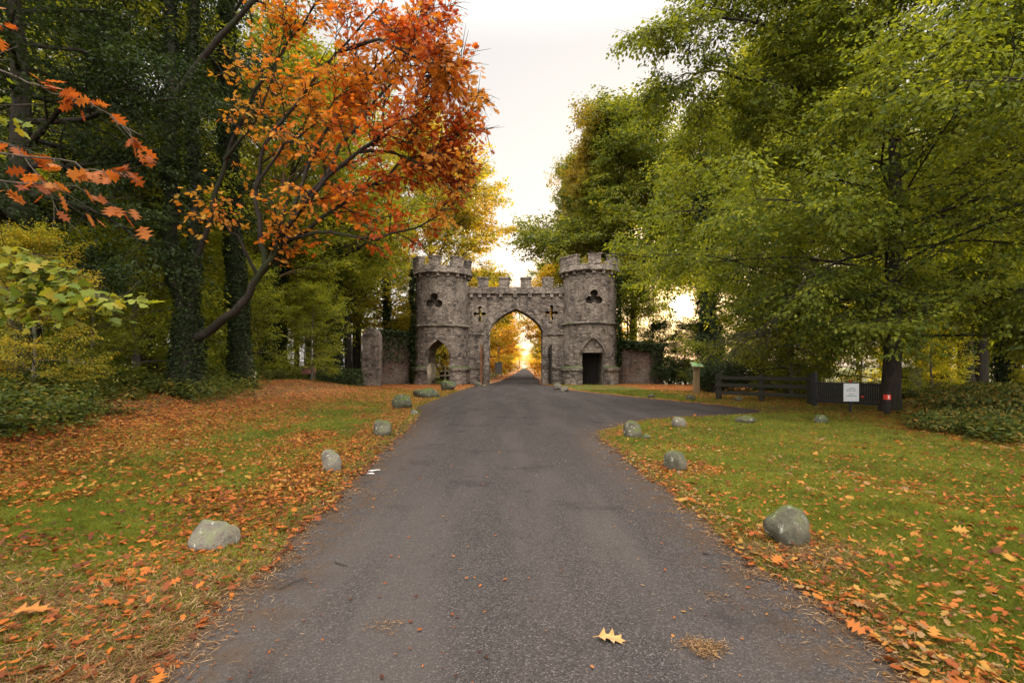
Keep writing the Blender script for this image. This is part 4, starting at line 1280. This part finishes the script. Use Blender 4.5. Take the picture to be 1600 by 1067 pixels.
# ---- bushes and hedges
def bush(name, x, y, rx, ry, h, n, leaf, mat, label, cat, seed, box=False):
    rng = R(seed)
    e = empty(name, (0, 0, 0), label, cat); place(e, x, y)
    w = Wood(); 
    for k in range(9):
        a = rng.random() * 6.28
        d = nrm(np.array([math.cos(a) * .6, math.sin(a) * .6, 1]))
        w.tube(walk(rng, np.array([rng.normal(0, rx * .3), rng.normal(0, ry * .3), -.1]), d, h * .8, 4, .12, 0), np.linspace(.03, .008, 5), 5)
    obj('stems', w.mesh('stems'), M['bark'], e)
    u = nrm(rng.normal(0, 1, (n, 3)))
    rr = rng.random((n, 1)) ** .35
    P = u * rr
    if box: P = P / np.maximum(np.abs(P).max(1, keepdims=True), 1e-6) * rr
    lump = 1 + .35 * (vnoise(P[:, 0] * 2.3 + 5, P[:, 2] * 2.3 + P[:, 1] * 2, 1, seed) - .5)[:, None]
    P = P * lump * np.array([rx, ry, h * .5]) + np.array([0, 0, h * .5])
    P[:, 2] = np.abs(P[:, 2])
    N = nrm(u * .7 + UP * .5 + rng.normal(0, .5, (n, 3)))
    D = nrm(rng.normal(0, .7, (n, 3)) + u * .5 - UP * .25)
    L = leaf * rng.uniform(.6, 1.2, n)
    obj('foliage', leaf_mesh('foliage', P, D, N, L, L * .5, rng.random(n)), mat, e)
    return e
bush('laurel_bush', 11.2, 28.0, 1.5, 1.2, 2.0, 6500, .14, M['dark_green'], 'dark laurel bush behind the green topped post', 'bush', 1)
bush('laurel_bush', 14.0, 28.6, 2.2, 1.4, 2.3, 8000, .15, M['ivy'], 'wide dark laurel bush left of the wooden fence', 'bush', 2)
bush('dark_hedge', 13.2, 40.5, 2.4, .9, 2.2, 7000, .18, M['dark_green'], 'dark hedge at the end of the reddish wall', 'hedge', 3)
bush('clipped_hedge', -11.0, 31.0, 1.9, .9, 1.15, 7000, .12, M['dark_green'], 'low dark clipped hedge left of the end pillar', 'hedge', 4, True)
bush('green_bush', -13.2, 27.5, 1.3, 1.0, 1.3, 3500, .14, M['lime'], 'fresh green bush beside the faded pink board', 'bush', 5)
bush('bramble_bush', 11.7, 12.6, 1.3, 1.2, .95, 6000, .10, M['herb'], 'low bramble mound right of the red banded post', 'bush', 6)
bush('bramble_bush', 9.9, 10.9, 1.3, 1.0, .5, 4000, .09, M['herb'], 'dark bramble mound at the right edge of the lawn', 'bush', 7)

# ---- ivy on the masonry
def ivy_on(name, label, P, Nn, L, seed):
    rng = R(seed); n = len(P)
    N = nrm(Nn + rng.normal(0, .45, (n, 3)) + UP * .2)
    D = nrm(-UP * .5 + rng.normal(0, .6, (n, 3)))
    sz = L * rng.uniform(.6, 1.2, n)
    c = P.mean(0) * np.array([1, 1, 0])
    o = obj(name, leaf_mesh(name, P - c, D, N, sz, sz * .85, rng.random(n)), M['ivy'], None, c)
    return tag(o, label, 'ivy')
def tower_ivy(cx, a0, a1, z0, z1, n, seed, lab):
    rng = R(seed)
    a = a0 + (a1 - a0) * rng.beta(1.1, 1.6, n); z = rng.uniform(z0, z1, n)
    nz = fnoise(a * 4, z, 1.1, seed)
    k = nz > .38
    a, z = a[k], z[k]
    r = 2.2 + .28 * rng.random(len(a)) + .3 * (nz[k] - .38)
    P = np.stack([GX + cx + r * np.cos(a), GY + .3 + r * np.sin(a), z], 1)
    ivy_on('ivy_plant', lab, P, np.stack([np.cos(a), np.sin(a), 0 * a], 1), .20, seed)
tower_ivy(-5.95, math.radians(182), math.radians(222), .3, 9.0, 2600, 71, 'dark ivy climbing the left side of the left tower')
tower_ivy(5.95, math.radians(0), math.radians(-40), 1.5, 8.8, 1500, 72, 'thin ivy climbing the right side of the right tower')
rg = R(73); n = 2200
t = rg.random(n); z = 4.15 - rg.random(n) ** 4.0 * 2.4
P = np.stack([-10.9 + 3.2 * t + rg.normal(0, .1, n), 38.45 + 2.6 * t + rg.normal(0, .18, n), z], 1)
ivy_on('ivy_plant', 'ivy hanging over the top of the left rubble wall', P, np.tile([.3, -.9, .4], (n, 1)), .18, 74)
n = 3000; t = rg.random(n); z = 3.6 - .5 * t - rg.random(n) ** 2.5 * (.6 + 1.6 * (t > .75))
P = np.stack([8.3 + 3.6 * t, 41.3 - 1.0 * t + rg.normal(0, .2, n), z], 1)
ivy_on('ivy_plant', 'ivy trailing along the top of the reddish right wall', P, np.tile([0, -.9, .4], (n, 1)), .18, 75)

# ---- far wood that reads as one mass, and undergrowth
def far_wood(name, spots, mat_leaf, seed, leaf=.55, n=2600, label=''):
    rng = R(seed)
    Ps = []; Ns = []; Ds = []; Ls = []; Ts = []
    w = Wood()
    for (x, y, h, r, zb) in spots:
        g = float(gz(np.array([x]), np.array([y]))[0])
        w.tube(np.array([[x, y, g - .3], [x + rng.normal(0, .2), y, g + h * .4], [x + rng.normal(0, .5), y, g + h * .9]]), [.35, .25, .06], 6)
        # clumps through the crown
        nc = 46
        u = nrm(rng.normal(0, 1, (nc, 3))) * rng.random((nc, 1)) ** .45
        C = u * np.array([r, r, (h - zb) * .52]) + np.array([x, y, g + (h + zb) * .5])
        for k in range(5):
            w.tube(np.array([[x, y, g + h * .35], C[k]]), [.10, .02], 4)
        idx = rng.integers(0, nc, n)
        P = C[idx] + rng.normal(0, 1, (n, 3)) * np.array([.85, .85, .5]) * (r / 4.5)
        Ps.append(P); Ns.append(nrm(UP + rng.normal(0, .6, (n, 3)))); Ds.append(nrm(rng.normal(0, 1, (n, 3)) - UP * .3))
        Ls.append(leaf * rng.uniform(.5, 1.2, n)); Ts.append(np.clip(rng.random() * .4 + rng.random(nc)[idx] * .35 + rng.random(n) * .25, 0, 1))
    P, N, D, L, T = map(np.concatenate, (Ps, Ns, Ds, Ls, Ts))
    me = leaf_mesh(name, P, D, N, L, L * .6, T)
    o = obj(name, me, mat_leaf)
    tag(o, label, 'wood', kind='stuff')
    return o, w
spots = []
rg = R(81)
for _ in range(60):
    y = rg.uniform(40, 95); x = -rg.uniform(.24 * y + 3, 1.15 * y)
    spots.append((x, y, rg.uniform(15, 24), rg.uniform(3.5, 5.5), rg.uniform(2, 6)))
for _ in range(26):
    y = rg.uniform(20, 40); x = -rg.uniform(20, 1.25 * y + 6)
    spots.append((x, y, rg.uniform(13, 19), rg.uniform(3, 4.5), rg.uniform(1, 5)))
oL, wL = far_wood('far_wood', spots, M['green'], 82, .40, 3200, 'dim far trees of the left wood seen between nearer trunks')
oW = obj('far_trunks', wL.mesh('far_trunks'), M['bark'], oL)
oW['kind'] = 'stuff'
spots = []
for _ in range(105):
    y = rg.uniform(45, 110); u = rg.uniform(.27, 1.2); x = u * y
    low = abs(x - .331 * y) < 6.5
    if low or (11 + .33 * (y - 22) < x < 33 + .33 * (y - 22)): continue
    if y > 72 and u < .8 and rg.random() < .6: continue
    gap = .42 < u < .60
    spots.append((x, y, rg.uniform(15, 25), rg.uniform(3.5, 5.5), rg.uniform(1, 3.5) if not gap else rg.uniform(4, 8)))
for _ in range(14):
    y = rg.uniform(24, 42); x = rg.uniform(.78, 1.3) * y
    spots.append((x, y, rg.uniform(11, 17), rg.uniform(3, 4.5), rg.uniform(1, 4)))
oR, wR = far_wood('far_wood', spots, M['beech'], 83, .42, 3800, 'dim far trees of the right wood around the low sun')
oW = obj('far_trunks', wR.mesh('far_trunks'), M['bark'], oR)
oW['kind'] = 'stuff'
spots = []
for _ in range(44):
    y = rg.uniform(70, 260); s = -1 if rg.random() < .5 else 1
    cx = np.interp(y, [46, 110, 200, 385], [.7, 2.5, 4.8, 9.3])
    x = cx + s * rg.uniform(8 if y < 140 else 4.5, 8 + y * .06)
    if s > 0 and abs(x / y - .33) < .05: continue
    spots.append((x, y, rg.uniform(9, 13), rg.uniform(3, 5), rg.uniform(.5, 3)))
for _ in range(16):
    spots.append((rg.uniform(-40, 60), rg.uniform(380, 430), rg.uniform(10, 16), 6, 0))
oA, wA = far_wood('far_wood', spots, M['gold'], 84, .5, 2200, 'golden far trees on both sides of the drive beyond the arch')
oW = obj('far_trunks', wA.mesh('far_trunks'), M['bark_warm'], oA)
oW['kind'] = 'stuff'

def undergrowth(name, x, y, hmin, hmax, per, leaf, mat, seed, label):
    rng = R(seed); n = len(x)
    z = gz(x, y)
    h = rng.uniform(hmin, hmax, n)
    B = np.stack([x, y, z], 1)
    az = rng.random(n) * 6.28
    tilt = np.stack([np.cos(az) * .3, np.sin(az) * .3, np.ones(n)], 1)
    Bp = np.repeat(B, per, 0); T = np.repeat(nrm(tilt), per, 0); H = np.repeat(h, per)[:, None]
    k = n * per
    s = rng.random((k, 1)) ** .7
    a = rng.random(k) * 6.28
    O = np.stack([np.cos(a), np.sin(a), np.zeros(k)], 1)
    P = Bp + T * s * H + O * rng.random((k, 1)) * .10
    D = nrm(O + UP * rng.normal(.0, .3, (k, 1)))
    N = nrm(UP + rng.normal(0, .35, (k, 3)))
    L = leaf * rng.uniform(.6, 1.25, k)
    tone = np.clip(np.repeat(rng.random(n) ** 1.5 * .7, per) + rng.random(k) * .3, 0, 1)
    o = obj(name, leaf_mesh(name, P, D, N, L, L * .5, tone, OVAL), mat)
    return tag(o, label, 'undergrowth', kind='stuff')
rg = R(91)
n = 26000
y = 6.5 + 34 * rg.random(n) ** 1.7
edge = np.interp(y, [6, 8, 13, 20, 28, 36], [-7.3, -7.5, -8.0, -9.4, -11.2, -12.0])
x = edge - rg.random(n) ** 1.3 * 15 + rg.normal(0, .25, n)
k = (fnoise(x, y, 1.3, 21) + .25 * sstep(0, -3, x - edge) > .47) & (np.hypot(x + 10.35, y - 37.9) > 1.4)
undergrowth('undergrowth', x[k], y[k], .10, .52, 15, .085, M['herb'], 92, 'nettles and brambles along the edge of the left wood')
n = 14000
y = 7.5 + 22 * rg.random(n) ** 1.4
edge = np.interp(y, [6, 8.8, 12, 15, 16.2, 19, 22, 30], [8.4, 8.8, 9.3, 10.0, 14, 14, 13.0, 14])
x = edge + rg.random(n) ** 1.2 * 14 + rg.normal(0, .25, n)
k = (fnoise(x, y, 1.1, 23) > .46) & (line_d(x, y, track_line) > 1.5) & ~((y > 12.2) & (x < 13.4) & (y < 18.5))
undergrowth('undergrowth', x[k], y[k], .1, .45, 11, .11, M['herb'], 93, 'dark weeds and brambles along the right wood edge')

# ferns at the left
def fern(x, y, seed, label, sc=1.0):
    rng = R(seed)
    e_ = []
    Ps, Ds, Ns, Ls = [], [], [], []
    for f in range(11):
        a = rng.random() * 6.28
        pts = walk(rng, np.zeros(3), nrm(np.array([math.cos(a) * .6, math.sin(a) * .6, .9])), .9 * sc, 8, .03, -.16)
        for i in range(26):
            p, d = along(pts, .1 + .88 * i / 26)
            for s in (-1, 1):
                lat = nrm(np.cross(d, UP)) * s
                Ps.append(p); Ds.append(lat + d * .35); Ns.append(UP + d * .2); Ls.append(.24 * sc * (1 - i / 27))
    P, D, N = map(np.array, (Ps, Ds, Ns)); L = np.array(Ls)
    o = obj('fern', leaf_mesh('fern', P, D, N, L, L * .26 + .01, R(seed).random(len(P)) * .6), M['herb'])
    place(o, x, y, -.02)
    return tag(o, label, 'fern', 'ferns in the left wood')
fern(-9.6, 12.6, 1, 'green fern in front of the oak trunk', 1.1)
fern(-10.6, 13.4, 2, 'broad fern left of the oak trunk', 1.3)
fern(-11.0, 12.0, 3, 'fern under the tangled young tree', 1.1)
fern(-8.4, 8.9, 4, 'fern at the front of the left wood edge', .8)

# ---- fallen leaves, grass blades and straw
def scatter(n, ymin, ymax, seed, pw=1.0):
    rng = R(seed)
    u = rng.random(n)
    y = ymin * (ymax / ymin) ** (u ** pw)
    x = (rng.random(n) * 2 - 1) * (y * 1.12 + .6)
    return x, y, rng
def build_fallen():
    x, y, rng = scatter(360000, 1.5, 40, 101)
    sd = road_sd(x, y)
    d = litter(x, y, sd)
    prob = np.where(sd > -.03, .07 + d * np.where(x < 0, .95, .62), .012 * np.exp(sd * .5) + .12 * np.exp(sd / .10))
    prob = prob * (1 - .7 * thatch(x, y, sd) * sstep(6, 3.5, y))
    k = rng.random(len(x)) < prob * np.where(y < 5, .55, .85)
    x, y, sd = x[k], y[k], sd[k]
    n = len(x)
    z = np.maximum(gz(x, y, sd), 0.003) + rng.random(n) * .025 * (sd > -.05) + .006
    a = rng.random(n) * 6.28
    onroad = sd < -.05
    tl = rng.normal(0, .28, n) * np.where(onroad, .4, 1)
    D = np.stack([np.cos(a), np.sin(a), tl], 1)
    N = nrm(np.stack([rng.normal(0, .3, n), rng.normal(0, .3, n), np.ones(n)], 1))
    L = np.where(x < 0, rng.uniform(.018, .065, n), rng.uniform(.016, .062, n)) * (1 + .006 * y) * np.where(onroad, .5, 1)
    t = np.clip(rng.random(n) * .75 + .28 * (vnoise(x, y, 1.1, 31)), 0, 1)
    t = np.clip(t * 1.25 - .12, 0, 1); t = np.where((x > 0) | (y > 20), np.clip(t + .02, 0, 1), t * (.62 + .30 * sstep(2.5, 7, y)))
    curl = ([(0, 0, .06), (.2, -.30, .10), (.45, -.22, .02), (.62, -.38, .12), (1, 0, .08), (.62, .38, .14), (.45, .22, .02), (.2, .30, .12)], [(0, 1, 2, 3, 4), (0, 4, 5, 6, 7)])
    P = np.stack([x, y, z], 1)
    print('fallen', n)
    o = obj('fallen_leaves', leaf_mesh('fallen_leaves', P, D, N, L, L * rng.uniform(.6, 1.0, n), t, curl), M['fallen'])
    tag(o, 'orange and brown fallen leaves lying over the verges', 'leaves', kind='stuff')
    q = (rng.random(n) < .022) & ~onroad & (y < 16)
    m = int(q.sum())
    P2 = P[q] + np.stack([rng.normal(0, .1, m), rng.normal(0, .1, m), np.full(m, .018)], 1)
    L2 = rng.uniform(.06, .115, m)
    o = obj('fallen_oak_leaves', leaf_mesh('fallen_oak_leaves', P2, D[q], N[q] + rng.normal(0, .2, (m, 3)), L2, L2 * rng.uniform(.7, 1, m), np.clip(t[q] + .1, 0, 1), OAK), M['fallen'])
    tag(o, 'lobed oak leaves scattered among the smaller fallen leaves', 'leaves', kind='stuff')
build_fallen()
def build_grass():
    x, y, rng = scatter(1300000, 1.4, 30, 111)
    sd = road_sd(x, y)
    k = sd > .02
    x, y, sd = x[k], y[k], sd[k]
    d = litter(x, y, sd)
    d = np.clip(np.maximum(d, thatch(x, y, sd) * 1.3), 0, 1.25)
    tuft = fnoise(x, y, .25, 41)
    k = rng.random(len(x)) < (1 - .70 * d) * (.45 + .9 * tuft) * np.where(x < -7, .3, 1)
    x, y, sd = x[k], y[k], sd[k]
    n = len(x)
    z = gz(x, y, sd) - .005
    a = rng.random(n) * 6.28
    D = nrm(np.stack([np.cos(a) * .6, np.sin(a) * .6, rng.uniform(.35, 1.1, n)], 1))
    N = nrm(np.stack([-np.sin(a), np.cos(a), np.zeros(n)], 1) + rng.normal(0, .2, (n, 3)))
    L = rng.uniform(.022, .06, n) * (1 + .02 * y)
    W = .0045 + .0011 * y
    t = np.clip(fnoise(x, y, 1.2, 43) * .55 + fnoise(x, y, .22, 44) * .55 - .28 + rng.random(n) * .45, 0, 1)
    tri = ([(0, -.5, 0), (0, .5, 0), (1, 0, 0)], [(0, 1, 2)])
    P = np.stack([x, y, z], 1)
    print('grass', n)
    o = obj('grass', leaf_mesh('grass', P, D, N, L, W, t, tri), M['grass'])
    tag(o, 'short green lawn grass on both verges', 'grass', kind='stuff')
build_grass()
def build_straw():
    x, y, rng = scatter(620000, 1.4, 14, 121)
    sd = road_sd(x, y)
    clump = np.zeros(len(x))
    for (px, py, r) in ((1085, 1012, .12), (1110, 1015, .08), (605, 980, .10), (1125, 940, .10), (1180, 905, .12), (600, 770, .25), (640, 965, .08)):
        gx, gy = gp(px, py)
        clump = np.maximum(clump, np.exp(-((x - gx) ** 2 + ((y - gy) * 1.2) ** 2) / r ** 2))
    prob = np.where(sd > 0, .95 * thatch(x, y, sd), .8 * np.exp(sd / .07))
    k = rng.random(len(x)) < prob
    x, y = x[k], y[k]
    ex, ey = [], []
    for (px, py, r, c) in ((1085, 1008, .05, 260), (1103, 1022, .035, 160), (1118, 1012, .03, 140), (605, 980, .05, 70), (1122, 935, .045, 60), (1180, 900, .06, 60), (590, 772, .16, 90), (1040, 800, .06, 25)):
        gx, gy = gp(px, py)
        ex.append(gx + rng.normal(0, r, c)); ey.append(gy + rng.normal(0, r * .8, c))
    x = np.concatenate([x] + ex); y = np.concatenate([y] + ey)
    n = len(x); sd = road_sd(x, y)
    z = np.maximum(gz(x, y, sd), .003) + rng.random(n) * .012 + .004
    a = rng.random(n) * 6.28
    D = np.stack([np.cos(a), np.sin(a), np.abs(rng.normal(0, .25, n)) * (sd > .05)], 1)
    N = np.tile(UP, (n, 1)) + rng.normal(0, .2, (n, 3))
    L = rng.uniform(.015, .085, n) * np.where(sd < -.3, .6, 1)
    tri = ([(0, -.5, 0), (.5, -.4, .03), (1, 0, 0), (.5, .6, .03)], [(0, 1, 2, 3)])
    o = obj('dry_straw', leaf_mesh('dry_straw', np.stack([x, y, z], 1), D, N, L, np.full(n, .0022) + .0006 * y, np.clip(rng.random(n) ** 1.5 * .8 + .25 * fnoise(x, y, .5, 52), 0, 1), tri), M['straw'])
    tag(o, 'dry straw and needles along the asphalt edges', 'straw', kind='stuff')
build_straw()

# single leaves and bits lying on the drive
OAK2 = ([(0, .012), (.18, .02), (.24, .13), (.36, .40), (.40, .12), (.50, .16), (.62, .46), (.66, .15), (.76, .20), (.88, .30), (.86, .10), (1, 0)])
def single_leaf(px, py, L, rz, mat, label, z=.012):
    x, y = gp(px, py)
    b = MB()
    top = [(u, v) for u, v in OAK2] + [(u, -v * .9) for u, v in OAK2[-2::-1]]
    n = len(top)
    def lift(u, v): return .05 * math.sin(u * 5) + .22 * abs(v) ** 1.3
    V = [((u - .5) * L, v * L, lift(u, v) * L) for u, v in top] + [((u - .5) * L, v * L, lift(u, v) * L - .0012) for u, v in top]
    b.add(V, [list(range(n)), list(range(2 * n - 1, n - 1, -1))] + [[i, i + n, (i + 1) % n + n, (i + 1) % n] for i in range(n)])
    g = max(float(gz(np.array([x]), np.array([y]))[0]), 0)
    o = obj('oak_leaf', b.mesh('oak_leaf'), mat, None, (x, y, g + z))
    o.rotation_euler = (0, 0, rz)
    return tag(o, label, 'leaf')
M['leaf_yellow'] = plain('yellow_leaf', (.31, .17, .05), .6, .25)
M['leaf_orange'] = plain('orange_leaf', (.26, .095, .014), .6, .3)
single_leaf(952, 1000, .17, math.radians(-8), M['leaf_yellow'], 'single yellow oak leaf lying on the bare asphalt')
single_leaf(45, 984, .19, math.radians(28), M['leaf_orange'], 'big orange oak leaf on the grass at the lower left', .045)
def stick(pts, r, label):
    P = np.array([[*gp(a, b), .012] for a, b in pts])
    c = P.mean(0) * np.array([1, 1, 0])
    w = Wood(); w.tube(P - c, np.linspace(r, r * .5, len(P)), 6)
    tag(obj('twig', w.mesh('twig'), M['bark'], None, c), label, 'twig', 'twigs on the drive')
stick([(523, 880), (534, 884), (543, 886)], .005, 'short thick dark twig lying on the left of the drive')
stick([(437, 922), (458, 912), (478, 904)], .003, 'long thin twig lying at the left edge of the drive')
stick([(1098, 866), (1110, 868)], .006, 'stubby twig lying at the right edge of the drive')
for (px, py, a, L, lab) in ((586, 736, .5, .16, 'upper long white scrap at the left road edge'), (579, 741, .1, .09, 'lower short white scrap at the left road edge')):
    x, y = gp(px, py)
    r = rock_mesh(px, L / 2, .022, .010, .12, 0, 3)
    o = obj('white_scrap', r, M['scrap'], None, (x, y, .012)); o.rotation_euler = (0, 0, a)
    tag(o, lab, 'litter', 'white scraps on the drive')

# ---- signs, fences and the barrier on the right
def post_sign():
    x, y = gp(1088, 616)
    e = empty('information_post', (x, y, 0), 'wooden post with a slanted green panel beside the side road', 'sign')
    b = MB(); b.box(-.13, .13, -.13, .13, -.1, 1.42)
    obj('post', b.mesh('post', bevel=.02), M['post_wood'], e)
    b = MB(); b.box(-.29, .29, -.24, .24, -.03, .03)
    p = obj('panel', b.mesh('panel', bevel=.01), M['post_wood'], e); p.location = (0, -.05, 1.5); p.rotation_euler = (math.radians(32), 0, 0)
    b = MB(); b.box(-.26, .26, -.21, .21, .032, .04)
    obj('panel_face', b.mesh('panel_face'), M['panel_green'], p)
post_sign()
def rails(name, label, a, b, heights, posts, mat, pr=.07, rh=.05, cat='fence'):
    a = Vector(a); b = Vector(b)
    L = (b - a).length
    g = float(gz(np.array([a.x]), np.array([a.y]))[0])
    e = empty(name, (a.x, a.y, g), label, cat, rz=math.atan2(b.y - a.y, b.x - a.x))
    for i in range(posts):
        t = L * i / (posts - 1)
        m = MB(); m.box(t - pr, t + pr, -pr, pr, -.3, heights[-1] + .15)
        obj('post', m.mesh('post', bevel=.015, rough=.008), mat, e)
    for h in heights:
        m = MB(); m.box(-.1, L + .1, -pr - .045, -pr - .003, h - rh, h + rh)
        obj('rail', m.mesh('rail', bevel=.008, rough=.01, cuts=3, seed=int(h * 9)), mat, e)
    return e
rails('wooden_fence', 'mossy wooden rail fence left of the dark barrier', (8.6, 21.3), (11.0, 18.9), (.28, .60, .90), 3, M['fence_wood'], .09, .07)
def barrier():
    a = np.array(gp(1268, 637)); b = np.array(gp(1392, 645))
    a = np.array([10.6, 18.2]); b = np.array([11.6, 16.5])
    a = np.array([10.75, 18.2]); b = np.array([10.75 + 1.15, 16.35])
    d = b - a; L = float(np.hypot(*d))
    g = float(gz(np.array([a[0]]), np.array([a[1]]))[0])
    e = empty('metal_barrier', (a[0], a[1], g), 'dark metal barrier with red reflectors across the leafy track', 'barrier', rz=math.atan2(d[1], d[0]))
    m = MB(); m.box(-.08, .08, -.08, .08, -.2, 1.18); obj('post', m.mesh('post', bevel=.02), M['iron'], e)
    m = MB(); m.box(L - .06, L + .06, -.06, .06, -.2, 1.0); obj('post', m.mesh('post', bevel=.02), M['iron'], e)
    m = MB(); m.box(.085, L - .065, -.04, .04, .76, .84); obj('rail', m.mesh('rail', bevel=.01), M['iron'], e)
    m = MB(); m.box(.085, L - .065, -.03, .03, .14, .22)
    obj('rail', m.mesh('rail', bevel=.01), M['iron'], e)
    m = MB()
    k = int(L / .07)
    for i in range(1, k):
        t = .08 + (L - .15) * i / k
        m.box(t - .022, t + .022, -.012, .012, .222, .758)
    obj('bars', m.mesh('bars'), M['iron'], e)
    for t, z in ((L * .55, .90), (L * .72, .40)):
        m = MB(); m.prism([(t + .045 * math.cos(q), z + .03 * math.sin(q)) for q in np.linspace(0, 2 * math.pi, 16, endpoint=False)], -.075, -.042)
        obj('reflector', m.mesh('reflector'), M['red'], e)
barrier()
def white_sign():
    Y = 15.7
    c = at(1330, 613, Y)
    e = empty('notice_sign', (c[0], c[1], 0), 'white notice with grey and green lines on the dark barrier', 'sign')
    w, h = .235, .275
    z = c[2]
    b = MB(); b.box(-w, w, -.012, .012, z - h, z + h)
    obj('board', b.mesh('board', bevel=.006), M['sign_white'], e)
    rng = R(4)
    def lines(rows, mat, name, ht):
        m = MB()
        for zz, half in rows:
            x = -half
            while x < half:
                L = rng.uniform(.015, .05)
                m.box(x, min(x + L, half), -.0155, -.0125, z + zz - ht, z + zz + ht)
                x += L + .012
        obj(name, m.mesh(name), mat, e)
    lines(((.135, .09), (.095, .14), (.055, .15)), M['sign_grey'], 'text_lines', .009)
    lines(((-.055, .08),), M['sign_grey'], 'text_line', .009); lines(((-.11, .17),), M['sign_green'], 'green_text_line', .010)
    b = MB(); b.box(-.03, .03, .014, .06, -.1, z + h - .02)
    obj('stake', b.mesh('stake'), M['iron'], e)
white_sign()
x, y = gp(1386, 650)
y = 14.6; x = (1386 - 800) / F * y
e = empty('marker_post', (x, y, 0), 'short dark post with a red and white band in front of the beech', 'post')
g = float(gz(np.array([x]), np.array([y]))[0])
b = MB(); b.box(-.06, .06, -.06, .06, -.2, .62 + g); obj('post', b.mesh('post', bevel=.01), M['dark_wood'], e)
b = MB(); b.box(-.064, .064, -.064, .064, .42 + g, .56 + g); k = obj('band', b.mesh('band'), M['red'], e)
b = MB(); b.box(-.02, .02, -.068, -.0645, .44 + g, .54 + g); obj('stripe', b.mesh('stripe'), M['white'], k)
# dark block beyond the beech
x, y = (1424 - 800) / F * 21, 21
b = MB(); b.box(-.26, .26, -.2, .2, -.2, .98); b.box(-.30, .30, -.24, .24, .983, 1.05)
g = float(gz(np.array([x]), np.array([y]))[0])
tag(obj('wooden_box', b.mesh('wooden_box', bevel=.03, rough=.015), M['fence_wood'], None, (x, y, g)), 'dark squat wooden box in the grass right of the beech trunk', 'box')
# faded pink board in the left wood
Y = 25.5; c = at(482, 578, Y)
g = float(gz(np.array([c[0]]), np.array([c[1]]))[0])
e = empty('board_sign', (c[0], c[1], g), 'faded pink board low among the weeds of the left wood', 'sign')
b = MB(); b.box(-.36, .36, -.02, .02, c[2] - g - .2, c[2] - g + .2); obj('board', b.mesh('board', bevel=.01), M['pink'], e)
for s in (-.28, .28):
    b = MB(); b.box(s - .03, s + .03, .022, .08, -.2, c[2] - g + .15); obj('stake', b.mesh('stake'), M['post_wood'], e)
# fences beyond the gate
rails('rail_fence', 'pale rail fence seen through the left tower doorway', (-10.5, 50), (-4.6, 50.5), (.5, .95, 1.4), 4, M['pale_wood'], .08, .07)
rails('rail_fence', 'pale rail fence at the left of the drive beyond the arch', (-3.4, 62), (-2.2, 78), (.5, .95), 6, M['pale_wood'], .08, .07)
e = empty('gate_board', (-1.75, 66, 0), 'grey notice board on two posts left of the drive beyond the arch', 'sign')
b = MB(); b.box(-.4, .4, -.03, .03, .5, 2.0); obj('board', b.mesh('board'), M['sign_grey'], e)
for s in (-.43, .43):
    b = MB(); b.box(s - .05, s + .05, -.06, .06, -.2, 2.1); obj('post', b.mesh('post'), M['pale_wood'], e)
